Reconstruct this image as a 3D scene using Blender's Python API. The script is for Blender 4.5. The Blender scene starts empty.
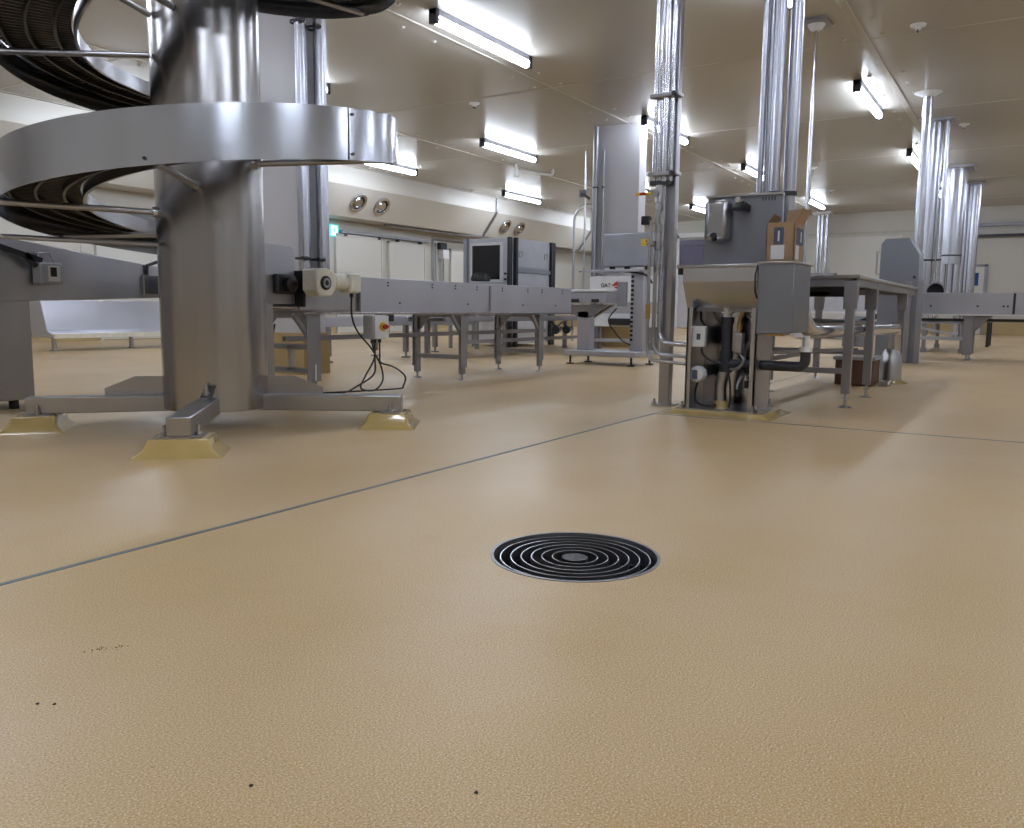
import bpy, bmesh, math, random
from math import sin, cos, pi, radians, atan2, sqrt
from mathutils import Vector, Matrix

random.seed(7)
scene = bpy.context.scene
COL = scene.collection

# ------------------------------------------------------------------ camera
# factory axes: +X runs along the building, +Y to the left wall; metres
F_PX, PITCH, ROLL, YAW, CAM_H = 832.0, radians(7.2), radians(0.54), radians(31.9), 0.68
fh = Vector((cos(YAW), sin(YAW), 0)); rt = Vector((sin(YAW), -cos(YAW), 0)); zz = Vector((0, 0, 1))
fwd = fh * cos(PITCH) - zz * sin(PITCH); up = fh * sin(PITCH) + zz * cos(PITCH)
cr = rt * cos(ROLL) + up * sin(ROLL); cu = -rt * sin(ROLL) + up * cos(ROLL)
cam_data = bpy.data.cameras.new('camera'); cam = bpy.data.objects.new('camera', cam_data); COL.objects.link(cam)
m3 = Matrix((cr, cu, -fwd)).transposed()
cam.matrix_world = Matrix.Translation((0, 0, CAM_H)) @ m3.to_4x4()
cam_data.sensor_width = 36.0; cam_data.sensor_fit = 'HORIZONTAL'; cam_data.lens = F_PX * 36.0 / 1024.0
cam_data.clip_start = 0.02; cam_data.clip_end = 200
scene.camera = cam

# ------------------------------------------------------------------ world, exposure
w = bpy.data.worlds.new('world'); scene.world = w; w.use_nodes = True
w.node_tree.nodes['Background'].inputs[0].default_value = (0.8, 0.85, 1.0, 1)
w.node_tree.nodes['Background'].inputs[1].default_value = 0.3
vs = scene.view_settings
vs.view_transform = 'Standard'; vs.look = 'None'; vs.gamma = 1.0; vs.use_curve_mapping = False
vs.exposure = 1.62
TUBE_STRENGTH = 15.0
scene.cycles.max_bounces = 8; scene.cycles.diffuse_bounces = 4; scene.cycles.glossy_bounces = 4
scene.cycles.use_denoising = True
scene.cycles.sample_clamp_indirect = 6.0
scene.cycles.caustics_reflective = False; scene.cycles.caustics_refractive = False

# ------------------------------------------------------------------ materials
def mat(name, col, rough=0.5, metal=0.0, var=0.0, vscale=4.0, stretch=(1, 1, 1), bump=0.0, bscale=200.0,
        rvar=0.0, emit=None, estr=0.0, spec=0.5, coat=0.0, col2=None):
    m = bpy.data.materials.new(name); m.use_nodes = True
    nt = m.node_tree; b = nt.nodes['Principled BSDF']; L = nt.links
    b.inputs['Base Color'].default_value = (*col, 1); b.inputs['Roughness'].default_value = rough
    b.inputs['Metallic'].default_value = metal; b.inputs['Specular IOR Level'].default_value = spec
    b.inputs['Coat Weight'].default_value = coat; b.inputs['Coat Roughness'].default_value = 0.08
    if emit:
        b.inputs['Emission Color'].default_value = (*emit, 1); b.inputs['Emission Strength'].default_value = estr
    tc = nt.nodes.new('ShaderNodeTexCoord'); mp = nt.nodes.new('ShaderNodeMapping')
    mp.inputs['Scale'].default_value = stretch; L.new(tc.outputs['Object'], mp.inputs['Vector'])
    n = nt.nodes.new('ShaderNodeTexNoise'); n.inputs['Scale'].default_value = vscale; n.inputs['Detail'].default_value = 1
    L.new(mp.outputs[0], n.inputs['Vector'])
    if var or col2:
        r = nt.nodes.new('ShaderNodeMix'); r.data_type = 'RGBA'
        c2 = col2 or tuple(max(0, c * (1 - var)) for c in col)
        r.inputs['A'].default_value = (*c2, 1); r.inputs['B'].default_value = (*col, 1)
        mr = nt.nodes.new('ShaderNodeMapRange'); mr.inputs['From Min'].default_value = .35; mr.inputs['From Max'].default_value = .65
        L.new(n.outputs['Fac'], mr.inputs['Value']); L.new(mr.outputs[0], r.inputs['Factor']); L.new(r.outputs['Result'], b.inputs['Base Color'])
    if rvar:
        mr = nt.nodes.new('ShaderNodeMapRange'); mr.inputs['From Min'].default_value = .3; mr.inputs['From Max'].default_value = .7
        mr.inputs['To Min'].default_value = max(.02, rough - rvar); mr.inputs['To Max'].default_value = rough + rvar
        L.new(n.outputs['Fac'], mr.inputs['Value']); L.new(mr.outputs[0], b.inputs['Roughness'])
    if bump:
        n2 = nt.nodes.new('ShaderNodeTexNoise'); n2.inputs['Scale'].default_value = bscale; n2.inputs['Detail'].default_value = 3
        L.new(mp.outputs[0], n2.inputs['Vector'])
        bp = nt.nodes.new('ShaderNodeBump'); bp.inputs['Strength'].default_value = bump; bp.inputs['Distance'].default_value = 0.004
        L.new(n2.outputs['Fac'], bp.inputs['Height']); L.new(bp.outputs[0], b.inputs['Normal'])
    return m

STEEL = mat('brushed_steel', (.46, .46, .49), .3, 1, .06, 3, (2, 2, .7))
DRUM = mat('drum_steel', (.44, .43, .44), .24, 1, .12, 2.2, (5, 5, .2))
POLISH = mat('polished_steel', (.58, .58, .63), .16, 1, .03, 3, (1, 1, .2))
PIPE = mat('pipe_steel', (.46, .47, .53), .27, 1)
GUARD = mat('guard_steel', (.57, .59, .66), .2, 1, .06, 2.5, (3, 3, .2))
DULL = mat('dull_steel', (.32, .32, .35), .42, .85, .08, 3)
SHEET = mat('sheet_steel', (.50, .51, .58), .38, .6, .08, 2)
DARKSTEEL = mat('dark_steel', (.07, .07, .08), .4, .8, .2, 4)
BELT = mat('belt_plastic', (.045, .043, .045), .5, .1, .15, 20)
SLAT = mat('belt_slats', (.10, .095, .095), .35, .3, .2, 20)
RAIL = mat('rail_metal', (.13, .12, .115), .35, .8, .1, 20)
BLACK = mat('black_plastic', (.010, .010, .013), .45, 0, .2, 10)
DRAIN = mat('drain_dark_pvc', (.035, .04, .055), .35, 0, .2, 10)
CREAM = mat('cream_enamel', (.82, .80, .71), .35, 0, .12, 12)
WHITE = mat('white_plastic', (.75, .76, .80), .4, 0, .06, 8)
LIGHTGREY = mat('light_grey_enamel', (.56, .58, .66), .4, .1, .06, 6)
GREYBOX = mat('grey_enamel', (.36, .38, .44), .42, .3, .08, 6)
SCREEN = mat('screen_black', (.006, .006, .012), .25, 0, .2, 5)
RED = mat('red_plastic', (.60, .03, .02), .4, 0, .1, 8)
YELLOW = mat('yellow_plastic', (.80, .52, .04), .4, 0, .1, 8)
PANEL = mat('grey_steel_panel', (.25, .265, .31), .36, .7, .06, 2)
BLUE = mat('blue_cloth', (.03, .07, .30), .8, 0, .3, 20)
CARD = mat('cardboard', (.38, .245, .15), .8, 0, .12, 15, bump=.2)
PRINT = mat('box_print_slate', (.09, .11, .18), .7, 0, .25, 30)
LABEL = mat('paper_label', (.72, .72, .76), .7, 0, .05, 20)
BROWN = mat('brown_crate', (.13, .055, .04), .6, 0, .25, 12)
PVC = mat('purple_strip_curtain', (.13, .12, .20), .35, 0, .15, 3, (1, 8, 1))
GREEN = mat('sign_green', (.02, .45, .28), .4, 0, .05, 4, emit=(.05, .75, .5), estr=.7)
CYAN = mat('sign_cyan', (.04, .55, .62), .4, 0, .05, 4, emit=(.06, .6, .7), estr=.4)
SIGNW = mat('sign_white', (.8, .9, .9), .4, 0, .03, 4, emit=(.8, 1, 1), estr=.5)
BRASS = mat('brass', (.55, .38, .16), .3, 1, .15, 20)
RESIN = mat('yellow_resin', (.50, .36, .14), .16, 0, .1, 6, coat=.5)
COVE = mat('cove_resin', (.46, .34, .17), .3, 0, .08, 3)
WALL = mat('wall_panel', (.56, .54, .50), .38)
WALLP = mat('wall_panel_white', (.64, .63, .60), .35)
CEIL = mat('ceiling_panel', (.46, .44, .405), .26)
PILLAR = mat('pillar_panel', (.56, .56, .61), .35)
SEAL = mat('sealant_grey', (.16, .20, .23), .5, 0, .25, 6)
SEALB = mat('sealant_beige', (.52, .50, .46), .5, 0, .1, 6)
TUBE = mat('lit_tube', (.9, .93, 1), .4, 0, emit=(.80, .88, 1.0), estr=TUBE_STRENGTH)
FIXT = mat('fixture_grey', (.32, .33, .38), .4, .3, .08, 8)

def floor_material():
    m = bpy.data.materials.new('resin_floor'); m.use_nodes = True
    nt = m.node_tree; b = nt.nodes['Principled BSDF']; L = nt.links; N = nt.nodes.new
    tc = N('ShaderNodeTexCoord')
    def noise(scale, detail=3, rough=.5, stretch=None):
        n = N('ShaderNodeTexNoise'); n.inputs['Scale'].default_value = scale; n.inputs['Detail'].default_value = detail
        n.inputs['Roughness'].default_value = rough
        if stretch:
            mp = N('ShaderNodeMapping'); mp.inputs['Scale'].default_value = stretch
            L.new(tc.outputs['Object'], mp.inputs['Vector']); L.new(mp.outputs[0], n.inputs['Vector'])
        else: L.new(tc.outputs['Object'], n.inputs['Vector'])
        return n
    def rng(src, a, bb, c, d):
        r = N('ShaderNodeMapRange'); r.inputs['From Min'].default_value = a; r.inputs['From Max'].default_value = bb
        r.inputs['To Min'].default_value = c; r.inputs['To Max'].default_value = d; L.new(src, r.inputs['Value']); return r.outputs[0]
    def mix(f, a, bb, blend='MIX'):
        x = N('ShaderNodeMix'); x.data_type = 'RGBA'; x.blend_type = blend
        for sock, v in (('Factor', f), ('A', a), ('B', bb)):
            if isinstance(v, (tuple, float)): x.inputs[sock].default_value = (*v, 1) if isinstance(v, tuple) else v
            else: L.new(v, x.inputs[sock])
        return x.outputs['Result']
    big = noise(.5, 2, .5); med = noise(1.9, 2); wear = noise(.8, 2, .5, (.4, 1.3, 1))
    fine = noise(620, 2, .6); grain = noise(280, 2, .6); speck = noise(70, 1, .5)
    c = mix(rng(big.outputs['Fac'], .3, .7, 0, 1), (.51, .325, .125), (.59, .415, .205))
    c = mix(rng(med.outputs['Fac'], .3, .8, 0, .6), c, (.62, .455, .28))
    c = mix(rng(wear.outputs['Fac'], .5, .85, 0, .6), c, (.68, .56, .43))
    c = mix(rng(grain.outputs['Fac'], .54, .66, 0, .75), c, (.78, .66, .48))  # pale resin grain, contrast raised to paint specular glints into the colour
    c = mix(rng(grain.outputs['Fac'], .46, .32, 0, .75), c, (.24, .17, .08))
    c = mix(rng(fine.outputs['Fac'], .58, .70, 0, .5), c, (.74, .68, .56))
    c = mix(rng(fine.outputs['Fac'], .40, .28, 0, .5), c, (.22, .16, .09))
    c = mix(rng(speck.outputs['Fac'], .80, .82, 0, .8), c, (.05, .04, .03))
    L.new(c, b.inputs['Base Color'])
    rr = rng(big.outputs['Fac'], .3, .7, .30, .46)
    L.new(rr, b.inputs['Roughness']); b.inputs['Specular IOR Level'].default_value = .45
    b1 = N('ShaderNodeBump'); b1.inputs['Strength'].default_value = .3; b1.inputs['Distance'].default_value = .002
    L.new(grain.outputs['Fac'], b1.inputs['Height'])
    b2 = N('ShaderNodeBump'); b2.inputs['Strength'].default_value = .12; b2.inputs['Distance'].default_value = .02
    L.new(noise(7, 2).outputs['Fac'], b2.inputs['Height']); L.new(b1.outputs[0], b2.inputs['Normal']); L.new(b2.outputs[0], b.inputs['Normal'])
    return m
FLOOR = floor_material()

# ------------------------------------------------------------------ builders
def put(o, parent=None):
    COL.objects.link(o)
    if parent: o.parent = parent
    return o

def tag(o, label, cat, group=None, kind=None):
    if label: o['label'] = label
    if cat: o['category'] = cat
    if group: o['group'] = group
    if kind: o['kind'] = kind
    return o

def thing(name, label, cat, loc=(0, 0, 0), rz=0.0, group=None):
    o = put(bpy.data.objects.new(name, None)); o.empty_display_size = .1
    o.location = loc; o.rotation_euler = (0, 0, rz)
    return tag(o, label, cat, group)

def root_matrix(o):
    while o.parent: o = o.parent
    return Matrix.Translation(o.location) @ Matrix.Rotation(o.rotation_euler.z, 4, 'Z')

class MB:
    """collects shapes in one mesh"""
    def __init__(s): s.bm = bmesh.new()
    def face(s, pts): 
        return s.bm.faces.new([s.bm.verts.new(p) for p in pts])
    def box(s, x0, x1, y0, y1, z0, z1, M=None):
        if x0 > x1: x0, x1 = x1, x0
        if y0 > y1: y0, y1 = y1, y0
        if z0 > z1: z0, z1 = z1, z0
        v = [s.bm.verts.new((x, y, z)) for x in (x0, x1) for y in (y0, y1) for z in (z0, z1)]
        for q in ((0, 1, 3, 2), (4, 6, 7, 5), (0, 4, 5, 1), (2, 3, 7, 6), (0, 2, 6, 4), (1, 5, 7, 3)):
            s.bm.faces.new([v[i] for i in q])
        if M:
            for a in v: a.co = M @ a.co
        return s
    def bar(s, p, q, wd, ht):
        """rectangular bar from p to q (wd sideways, ht upwards)"""
        p, q = Vector(p), Vector(q); d = (q - p); l = d.length; d.normalize()
        side = d.cross(Vector((0, 0, 1)))
        if side.length < 1e-4: side = Vector((0, 1, 0))
        side.normalize(); u = side.cross(d)
        M = Matrix((d, side, u)).transposed().to_4x4(); M.translation = p
        return s.box(0, l, -wd / 2, wd / 2, -ht / 2, ht / 2, M)
    def prism(s, pts, vec):
        a = [s.bm.verts.new(p) for p in pts]; vec = Vector(vec); b = [s.bm.verts.new(Vector(p) + vec) for p in pts]
        s.bm.faces.new(a); s.bm.faces.new(b[::-1]); n = len(a)
        for i in range(n): s.bm.faces.new((a[i], b[i], b[(i + 1) % n], a[(i + 1) % n]))
        return s
    def cyl(s, p, q, r, r2=None, n=24, cap=True):
        p, q = Vector(p), Vector(q); r2 = r if r2 is None else r2
        d = (q - p).normalized(); a = d.orthogonal().normalized(); b = d.cross(a)
        A, B = [], []
        for i in range(n):
            t = 2 * pi * i / n; o = a * cos(t) + b * sin(t)
            A.append(s.bm.verts.new(p + o * r)); B.append(s.bm.verts.new(q + o * r2))
        for i in range(n): s.bm.faces.new((A[i], A[(i + 1) % n], B[(i + 1) % n], B[i]))
        if cap: s.bm.faces.new(A[::-1]); s.bm.faces.new(B)
        return s
    def ring(s, c, ax, ro, ri, h, n=48):
        """flat ring (annulus with height h along ax)"""
        c = Vector(c); ax = Vector(ax).normalized(); a = ax.orthogonal().normalized(); b = ax.cross(a); V = []
        for i in range(n):
            t = 2 * pi * i / n; o = a * cos(t) + b * sin(t)
            V.append([s.bm.verts.new(c + o * ro), s.bm.verts.new(c + o * ro + ax * h), s.bm.verts.new(c + o * ri + ax * h), s.bm.verts.new(c + o * ri)])
        for i in range(n):
            A, B = V[i], V[(i + 1) % n]
            for k in range(4): s.bm.faces.new((A[k], B[k], B[(k + 1) % 4], A[(k + 1) % 4]))
        return s
    def lathe(s, c, ax, prof, n=32):
        """prof: list of (radius, height along ax)"""
        c = Vector(c); ax = Vector(ax).normalized(); a = ax.orthogonal().normalized(); b = ax.cross(a); R = []
        for r, h in prof:
            if r < 1e-5: R.append([s.bm.verts.new(c + ax * h)])
            else: R.append([s.bm.verts.new(c + ax * h + (a * cos(2 * pi * i / n) + b * sin(2 * pi * i / n)) * r) for i in range(n)])
        for A, B in zip(R, R[1:]):
            for i in range(n):
                j = (i + 1) % n
                if len(A) == 1 and len(B) == 1: continue
                if len(A) == 1: s.bm.faces.new((A[0], B[j], B[i]))
                elif len(B) == 1: s.bm.faces.new((A[i], A[j], B[0]))
                else: s.bm.faces.new((A[i], A[j], B[j], B[i]))
        return s
    def tube(s, pts, r, n=14, fillet=0.0, steps=7, smooth=False):
        P = [Vector(p) for p in pts]
        if smooth:
            Q = []; K = [P[0]] + P + [P[-1]]
            for i in range(1, len(K) - 2):
                for k in range(8):
                    t = k / 8; p0, p1, p2, p3 = K[i - 1], K[i], K[i + 1], K[i + 2]
                    Q.append(.5 * ((2 * p1) + (-p0 + p2) * t + (2 * p0 - 5 * p1 + 4 * p2 - p3) * t * t + (-p0 + 3 * p1 - 3 * p2 + p3) * t ** 3))
            P = Q + [P[-1]]
        elif fillet:
            Q = [P[0]]
            for i in range(1, len(P) - 1):
                a, b, c = P[i - 1], P[i], P[i + 1]
                f = min(fillet, (a - b).length * .49, (c - b).length * .49)
                s0 = b + (a - b).normalized() * f; s1 = b + (c - b).normalized() * f
                for k in range(steps + 1):
                    t = k / steps; Q.append(s0 * (1 - t) ** 2 + b * 2 * t * (1 - t) + s1 * t * t)
            P = Q + [P[-1]]
        R = []; prev = None
        for i, p in enumerate(P):
            d = ((P[i + 1] if i + 1 < len(P) else p) - (P[i - 1] if i else p)).normalized()
            if prev is None: a = d.orthogonal().normalized()
            else:
                a = prev - d * prev.dot(d)
                a = a.normalized() if a.length > 1e-6 else d.orthogonal().normalized()
            prev = a; b = d.cross(a)
            R.append([s.bm.verts.new(p + (a * cos(2 * pi * k / n) + b * sin(2 * pi * k / n)) * r) for k in range(n)])
        for A, B in zip(R, R[1:]):
            for k in range(n): s.bm.faces.new((A[k], A[(k + 1) % n], B[(k + 1) % n], B[k]))
        s.bm.faces.new(R[0][::-1]); s.bm.faces.new(R[-1])
        return s
    def build(s, name, m, parent=None, bevel=0.0, local=False, label=None, kind=None, solo=None, flat=False):
        bmesh.ops.recalc_face_normals(s.bm, faces=s.bm.faces)
        me = bpy.data.meshes.new(name)
        M = None
        if solo:                       # a single-mesh thing: origin at solo point
            M = Matrix.Translation(solo).inverted()
        elif parent is not None and not local: M = root_matrix(parent).inverted()
        if M: s.bm.transform(M)
        s.bm.to_mesh(me); s.bm.free(); me.materials.append(m)
        for p in me.polygons: p.use_smooth = not flat
        me.set_sharp_from_angle(angle=radians(35))
        o = put(bpy.data.objects.new(name, me), parent)
        if solo: o.location = solo
        if bevel:
            b = o.modifiers.new('bevel', 'BEVEL'); b.width = bevel; b.segments = 2; b.limit_method = 'ANGLE'; b.angle_limit = radians(50)
        if label: o['label'] = label
        if kind: o['kind'] = kind
        return o

def dup(root, loc, rz=None, label=None, group=None):
    r = root.copy(); COL.objects.link(r); r.location = loc
    if rz is not None: r.rotation_euler = (0, 0, rz)
    if label: r['label'] = label
    if group: r['group'] = group
    def kids(a, b):
        for ch in [o for o in scene.objects if o.parent == a]:
            c = ch.copy(); COL.objects.link(c); c.parent = b; kids(ch, c)
    kids(root, r)
    return r

def structure(name, mb, m): return mb.build(name, m, kind='structure')

# ------------------------------------------------------------------ the hall
X0, X1, Y0, Y1, CH = -5.0, 30.5, -8.0, 15.3, 4.0
DC = (2.01, 1.04); DR = 0.235
# floor with the round opening of the drain
mb = MB(); bm = mb.bm; NS = 64
inner = [bm.verts.new((DC[0] + DR * cos(2 * pi * i / NS), DC[1] + DR * sin(2 * pi * i / NS), 0)) for i in range(NS)]
sq = []
for i in range(NS):
    t = 2 * pi * i / NS; cx, cy = cos(t), sin(t); k = .5 / max(abs(cx), abs(cy)); sq.append(bm.verts.new((DC[0] + cx * k, DC[1] + cy * k, 0)))
for i in range(NS): bm.faces.new((inner[i], sq[i], sq[(i + 1) % NS], inner[(i + 1) % NS]))
ax, bx, ay, by = DC[0] - .5, DC[0] + .5, DC[1] - .5, DC[1] + .5
for (a, b, c, d) in ((X0, ax, Y0, Y1), (bx, X1, Y0, Y1), (ax, bx, Y0, ay), (ax, bx, by, Y1)):
    mb.face([(a, c, 0), (b, c, 0), (b, d, 0), (a, d, 0)])
fl = structure('floor', mb, FLOOR)
for p in fl.data.polygons: p.use_smooth = False
structure('ceiling', MB().box(X0, X1, Y0, Y1, CH, CH + .1), CEIL)
structure('wall_left', MB().box(X0, X1, Y1, Y1 + .15, 0, CH), WALL)
structure('wall_right', MB().box(X0, X1, Y0 - .15, Y0, 0, CH), WALL)
structure('wall_back', MB().box(X1, X1 + .15, Y0, Y1, 0, CH), WALL)
structure('wall_front', MB().box(X0 - .15, X0, Y0, Y1, 0, CH), WALL)
# yellow resin coves
def cove_x(name, y, s, x0, x1, h=.45):
    structure(name, MB().prism([(x0, y, 0), (x0, y - s * .09, 0), (x0, y - s * .045, .05), (x0, y - s * .03, .1), (x0, y - s * .02, h), (x0, y, h + .02)], (x1 - x0, 0, 0)), COVE)
def cove_y(name, x, s, y0, y1, h=.45):
    structure(name, MB().prism([(x, y0, 0), (x - s * .09, y0, 0), (x - s * .045, y0, .05), (x - s * .03, y0, .1), (x - s * .02, y0, h), (x, y0, h + .02)], (0, y1 - y0, 0)), COVE)
cove_x('baseboard_left', Y1, 1, X0, X1); cove_x('baseboard_right', Y0, -1, X0, X1)
cove_y('baseboard_back', X1, 1, Y0, Y1); cove_y('baseboard_front', X0, -1, Y0, Y1)
# bulkhead along the left wall: upright strip, sloped face, underside
structure('bulkhead', MB().prism([(X0, 14.1, CH), (X0, 14.1, 3.57), (X0, 14.6, 2.9), (X0, Y1, 2.9), (X0, Y1, CH)], (X1 - X0, 0, 0)), WALL)
# floor joints
tn = 0
def trim(mb, m):
    global tn
    tn += 1; structure('trim_%d' % tn, mb, m)
trim(MB().box(X0, 5.13, 2.085, 2.103, -.002, .0015), SEAL)
trim(MB().box(5.2, X1, 2.088, 2.1, -.002, .0012), SEAL)
trim(MB().box(5.14, 5.155, Y0, 2.103, -.002, .0015), SEAL)
trim(MB().box(13.0, 13.02, Y0, Y1, -.002, .0015), SEAL)
# ceiling panel joints with bolt heads
for y, wd in ((6.42, .03), (10.6, .03), (2.02, .10), (-2.4, .03), (14.0, .03)):
    mb = MB().box(X0, X1, y - wd / 2, y + wd / 2, CH - .008, CH)
    x = 1.3
    while x < 26:
        if int(x * 1.1) % 3 != 1:
            for sd in (-.22, .22):
                mb.cyl((x, y + sd, CH), (x, y + sd, CH - .02), .035, .02, n=10)
        x += .62
    trim(mb, SEALB)
for x in (-1.5, 3.0, 7.2, 11.4, 15.6, 19.8, 24.0, 28.2):
    trim(MB().box(x - .006, x + .006, Y0, 14.1, CH - .003, CH), SEALB)
# wall panel joints
mb = MB()
for x in (5, 9.2, 13.4, 22.3, 24.5, 27): mb.box(x - .012, x + .012, Y1 - .006, Y1, .46, 2.9)
for y in (-5, -2.6, -.4, 2.9, 8, 12.6): mb.box(X1 - .006, X1, y - .012, y + .012, .46, CH)
mb.box(X1 - .02, X1, Y0, 14.1, 3.3, 3.36)
trim(mb, SEALB)
# dark joints over the bulkhead are conduits (below)

# pillars
def pillar(x, y, n):
    structure(n, MB().box(x, x + .3, y, y + .84, 0, CH), PILLAR)
    d = .03
    structure('baseboard_pillar', MB().prism([(x - d, y - d, 0), (x + .3 + d, y - d, 0), (x + .3 + d, y + .84 + d, 0), (x - d, y + .84 + d, 0)], (0, 0, .42)), COVE)
pillar(6.0, 6.2, 'pillar_1'); pillar(14.2, 6.2, 'pillar_2')

# doors on the left wall
def wall_door(n, x0, x1, z1, plate):
    structure('door_%d' % n, MB().box(x0, x1, Y1 - .07, Y1 - .002, .02, z1), WALLP)
    mb = MB().box(x0 - .05, x0, Y1 - .09, Y1, 0, z1 + .05).box(x1, x1 + .05, Y1 - .09, Y1, 0, z1 + .05).box(x0 - .05, x1 + .05, Y1 - .09, Y1, z1, z1 + .05)
    trim(mb, WALLP)
wall_door(1, 15.95, 17.65, 2.5, 0); wall_door(2, 18.02, 19.55, 2.45, 0); wall_door(3, 20.9, 22.0, 2.42, 0)
wall_door(4, 9.5, 11.2, 2.4, 0)
for x0, x1 in ((16.08, 19.7),):
    r = thing('sliding_door_rail', 'dark horizontal sliding door rail above the pale doors on the left wall', 'rail', (x0, Y1 - .1, 2.6))
    MB().box(x0, x1, Y1 - .14, Y1 - .02, 2.57, 2.64).build('track', FIXT, r)
    for x in (16.2, 17.5, 18.3, 19.3): MB().box(x, x + .08, Y1 - .12, Y1 - .04, 2.5, 2.58).build('hanger', DARKSTEEL, r)

# doors on the back wall
structure('door_5', MB().box(X1 - .06, X1 - .002, 1.45, 2.05, .02, 2.15), WALLP)
mb = MB()
for a, b, c, d in ((1.38, 1.45, 0, 2.22), (2.05, 2.12, 0, 2.22), (1.38, 2.12, 2.15, 2.22)): mb.box(X1 - .1, X1, a, b, c, d)
trim(mb, FIXT)
structure('door_6', MB().box(X1 - .07, X1 - .002, 3.9, 7.2, .02, 3.2), WALLP)
structure('door_7', MB().box(X1 - .05, X1 - .002, 9.5, 11.55, 2.3, 3.1).box(X1 - .12, X1 - .05, 9.5, 11.55, 3.1, 3.3), PVC)
structure('door_8', MB().box(X1 - .05, X1 - .002, 9.5, 11.55, .02, 2.3), PILLAR)
mb = MB().box(X1 - .14, X1, 11.55, 11.7, 0, 3.5).box(X1 - .14, X1, 9.35, 9.5, 0, 3.5).box(X1 - .14, X1, 9.35, 11.7, 3.38, 3.55)
trim(mb, WHITE)
tag(MB().box(X1 - .075, X1 - .062, 1.6, 1.9, 1.55, 1.95).build('door_notice', BLUE, solo=(X1 - .07, 1.75, 1.55)), 'small blue notice on the narrow white door in the back wall', 'sign')
r = thing('sliding_door_rail', 'long dark double rail on the back wall at the right edge', 'rail', (X1 - .15, -1, 3.2))
MB().box(X1 - .16, X1 - .02, -6, 1.95, 3.38, 3.48).build('upper_rail', FIXT, r)
MB().box(X1 - .2, X1 - .1, -6, 1.95, 3.05, 3.13).build('track', DARKSTEEL, r)
MB().box(X1 - .22, X1 - .02, 1.85, 2.0, 3.0, 3.2).build('end_bracket', DARKSTEEL, r)

# ------------------------------------------------------------------ ceiling lights
def make_light():
    t = thing('ceiling_light', '', 'ceiling light')
    MB().box(0, 2.1, -.045, .045, -.07, 0).build('housing', FIXT, t, .008, local=True)
    MB().tube([(.07, 0, -.105), (2.03, 0, -.105)], .052, n=16).build('lamp_tube', TUBE, t, local=True)
    for x in (0, 2.04): MB().box(x, x + .06, -.055, .055, -.16, 0).build('end_cap', DARKSTEEL, t, .008, local=True)
    return t
L0 = make_light(); first = True
lights = [  # x, y, label
    (7.80, 5.95, 'large nearest lit tube light on the ceiling, at the top centre of the photo'),
    (13.75, 5.95, 'lit tube light glowing beside the far white pillar, partly hidden by the clamped pipe bundle'),
    (19.2, 5.85, 'lit tube light just left of the tall pipes behind the sink panel'),
    (25.6, 5.85, 'small lit tube light seen above the open cardboard box'),
    (14.0, 9.48, 'lit tube light above and left of the machine with a black screen'),
    (7.45, 9.25, 'lit tube light glimpsed right of the pipes by the near pillar, above the steel guard'),
    (25.6, 9.4, 'faint far lit tube light above the purple doorway'),
    (20.0, 9.4, 'lit tube light in the second row, half hidden by the far pillar'),
    (20.3, 13.0, 'lit tube light washing the bulkhead beside the twin round vents above the screen machine'),
    (14.15, 12.9, 'lit tube light washing the bulkhead just under the end of the curved steel guard'),
    (13.20, 2.42, 'lit tube light on the right side of the ceiling, nearest to the bolted joint'),
    (19.10, 2.42, 'lit tube light just left of the first steel ducts on the right'),
    (25.2, 2.42, 'far lit tube light seen between the steel ducts on the right'),
]
out = [(-2.5, 5.95), (2.0, 5.95), (-2.5, 2.42), (1.6, 2.42), (7.3, 2.42), (-2.5, -1.2), (1.6, -1.2), (7.3, -1.2), (13.2, -1.2), (19.1, -1.2), (25.2, -1.2),
       (-2.5, -5), (3, -5), (10, -5), (17, -5), (24, -5), (2.0, 9.4), (-2.5, 9.4), (2, 12.9), (8, 12.9), (26.3, 13.0)]
for (x, y, lb) in lights:
    if first: L0.location = (x, y, CH); L0['label'] = lb; L0['group'] = 'tube lights in rows on the ceiling'; first = False
    else: dup(L0, (x, y, CH), 0, lb)
for (x, y) in out:
    dup(L0, (x, y, CH), 0, 'lit tube light on the ceiling outside the picture', 'tube lights outside the picture')

# ------------------------------------------------------------------ floor drain
t = thing('floor_drain', 'round dark floor drain with a grating of concentric rings', 'drain', (DC[0], DC[1], 0))
MB().ring((DC[0], DC[1], -.02), (0, 0, 1), DR + .001, DR - .008, .0215, 72).build('rim', DULL, t)
mb = MB().lathe((DC[0], DC[1], 0), (0, 0, 1), [(DR - .001, 0), (DR - .001, -.16), (.0, -.17)], 64); mb.build('bowl', SEAL, t)
g = MB()
for r in (.208, .179, .150, .121, .092, .063): g.ring((DC[0], DC[1], -.045), (0, 0, 1), r + .0016, r - .0016, .04, 64)
g.build('grating_rings', STEEL, t)
g = MB().cyl((DC[0], DC[1], -.045), (DC[0], DC[1], -.006), .036, n=32); g.build('centre_disc', DARKSTEEL, t)
g = MB()
for k in range(3):
    a = k * pi / 3 + .3; g.bar((DC[0] - .22 * cos(a), DC[1] - .22 * sin(a), -.052), (DC[0] + .22 * cos(a), DC[1] + .22 * sin(a), -.052), .012, .02)
g.build('support_bars', DARKSTEEL, t)

# small dark specks of debris on the floor near the left
specks = [((.72, 1.40), 'left one of two dark grit specks lying near the lower left edge of the floor'), ((.735, 1.375), 'right one of two dark grit specks lying near the lower left edge of the floor'),
          ((.75, .90), 'single dark grit speck at the bottom of the floor, left of its centre'), ((.91, .62), 'single dark grit speck at the bottom centre of the floor')]

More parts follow.
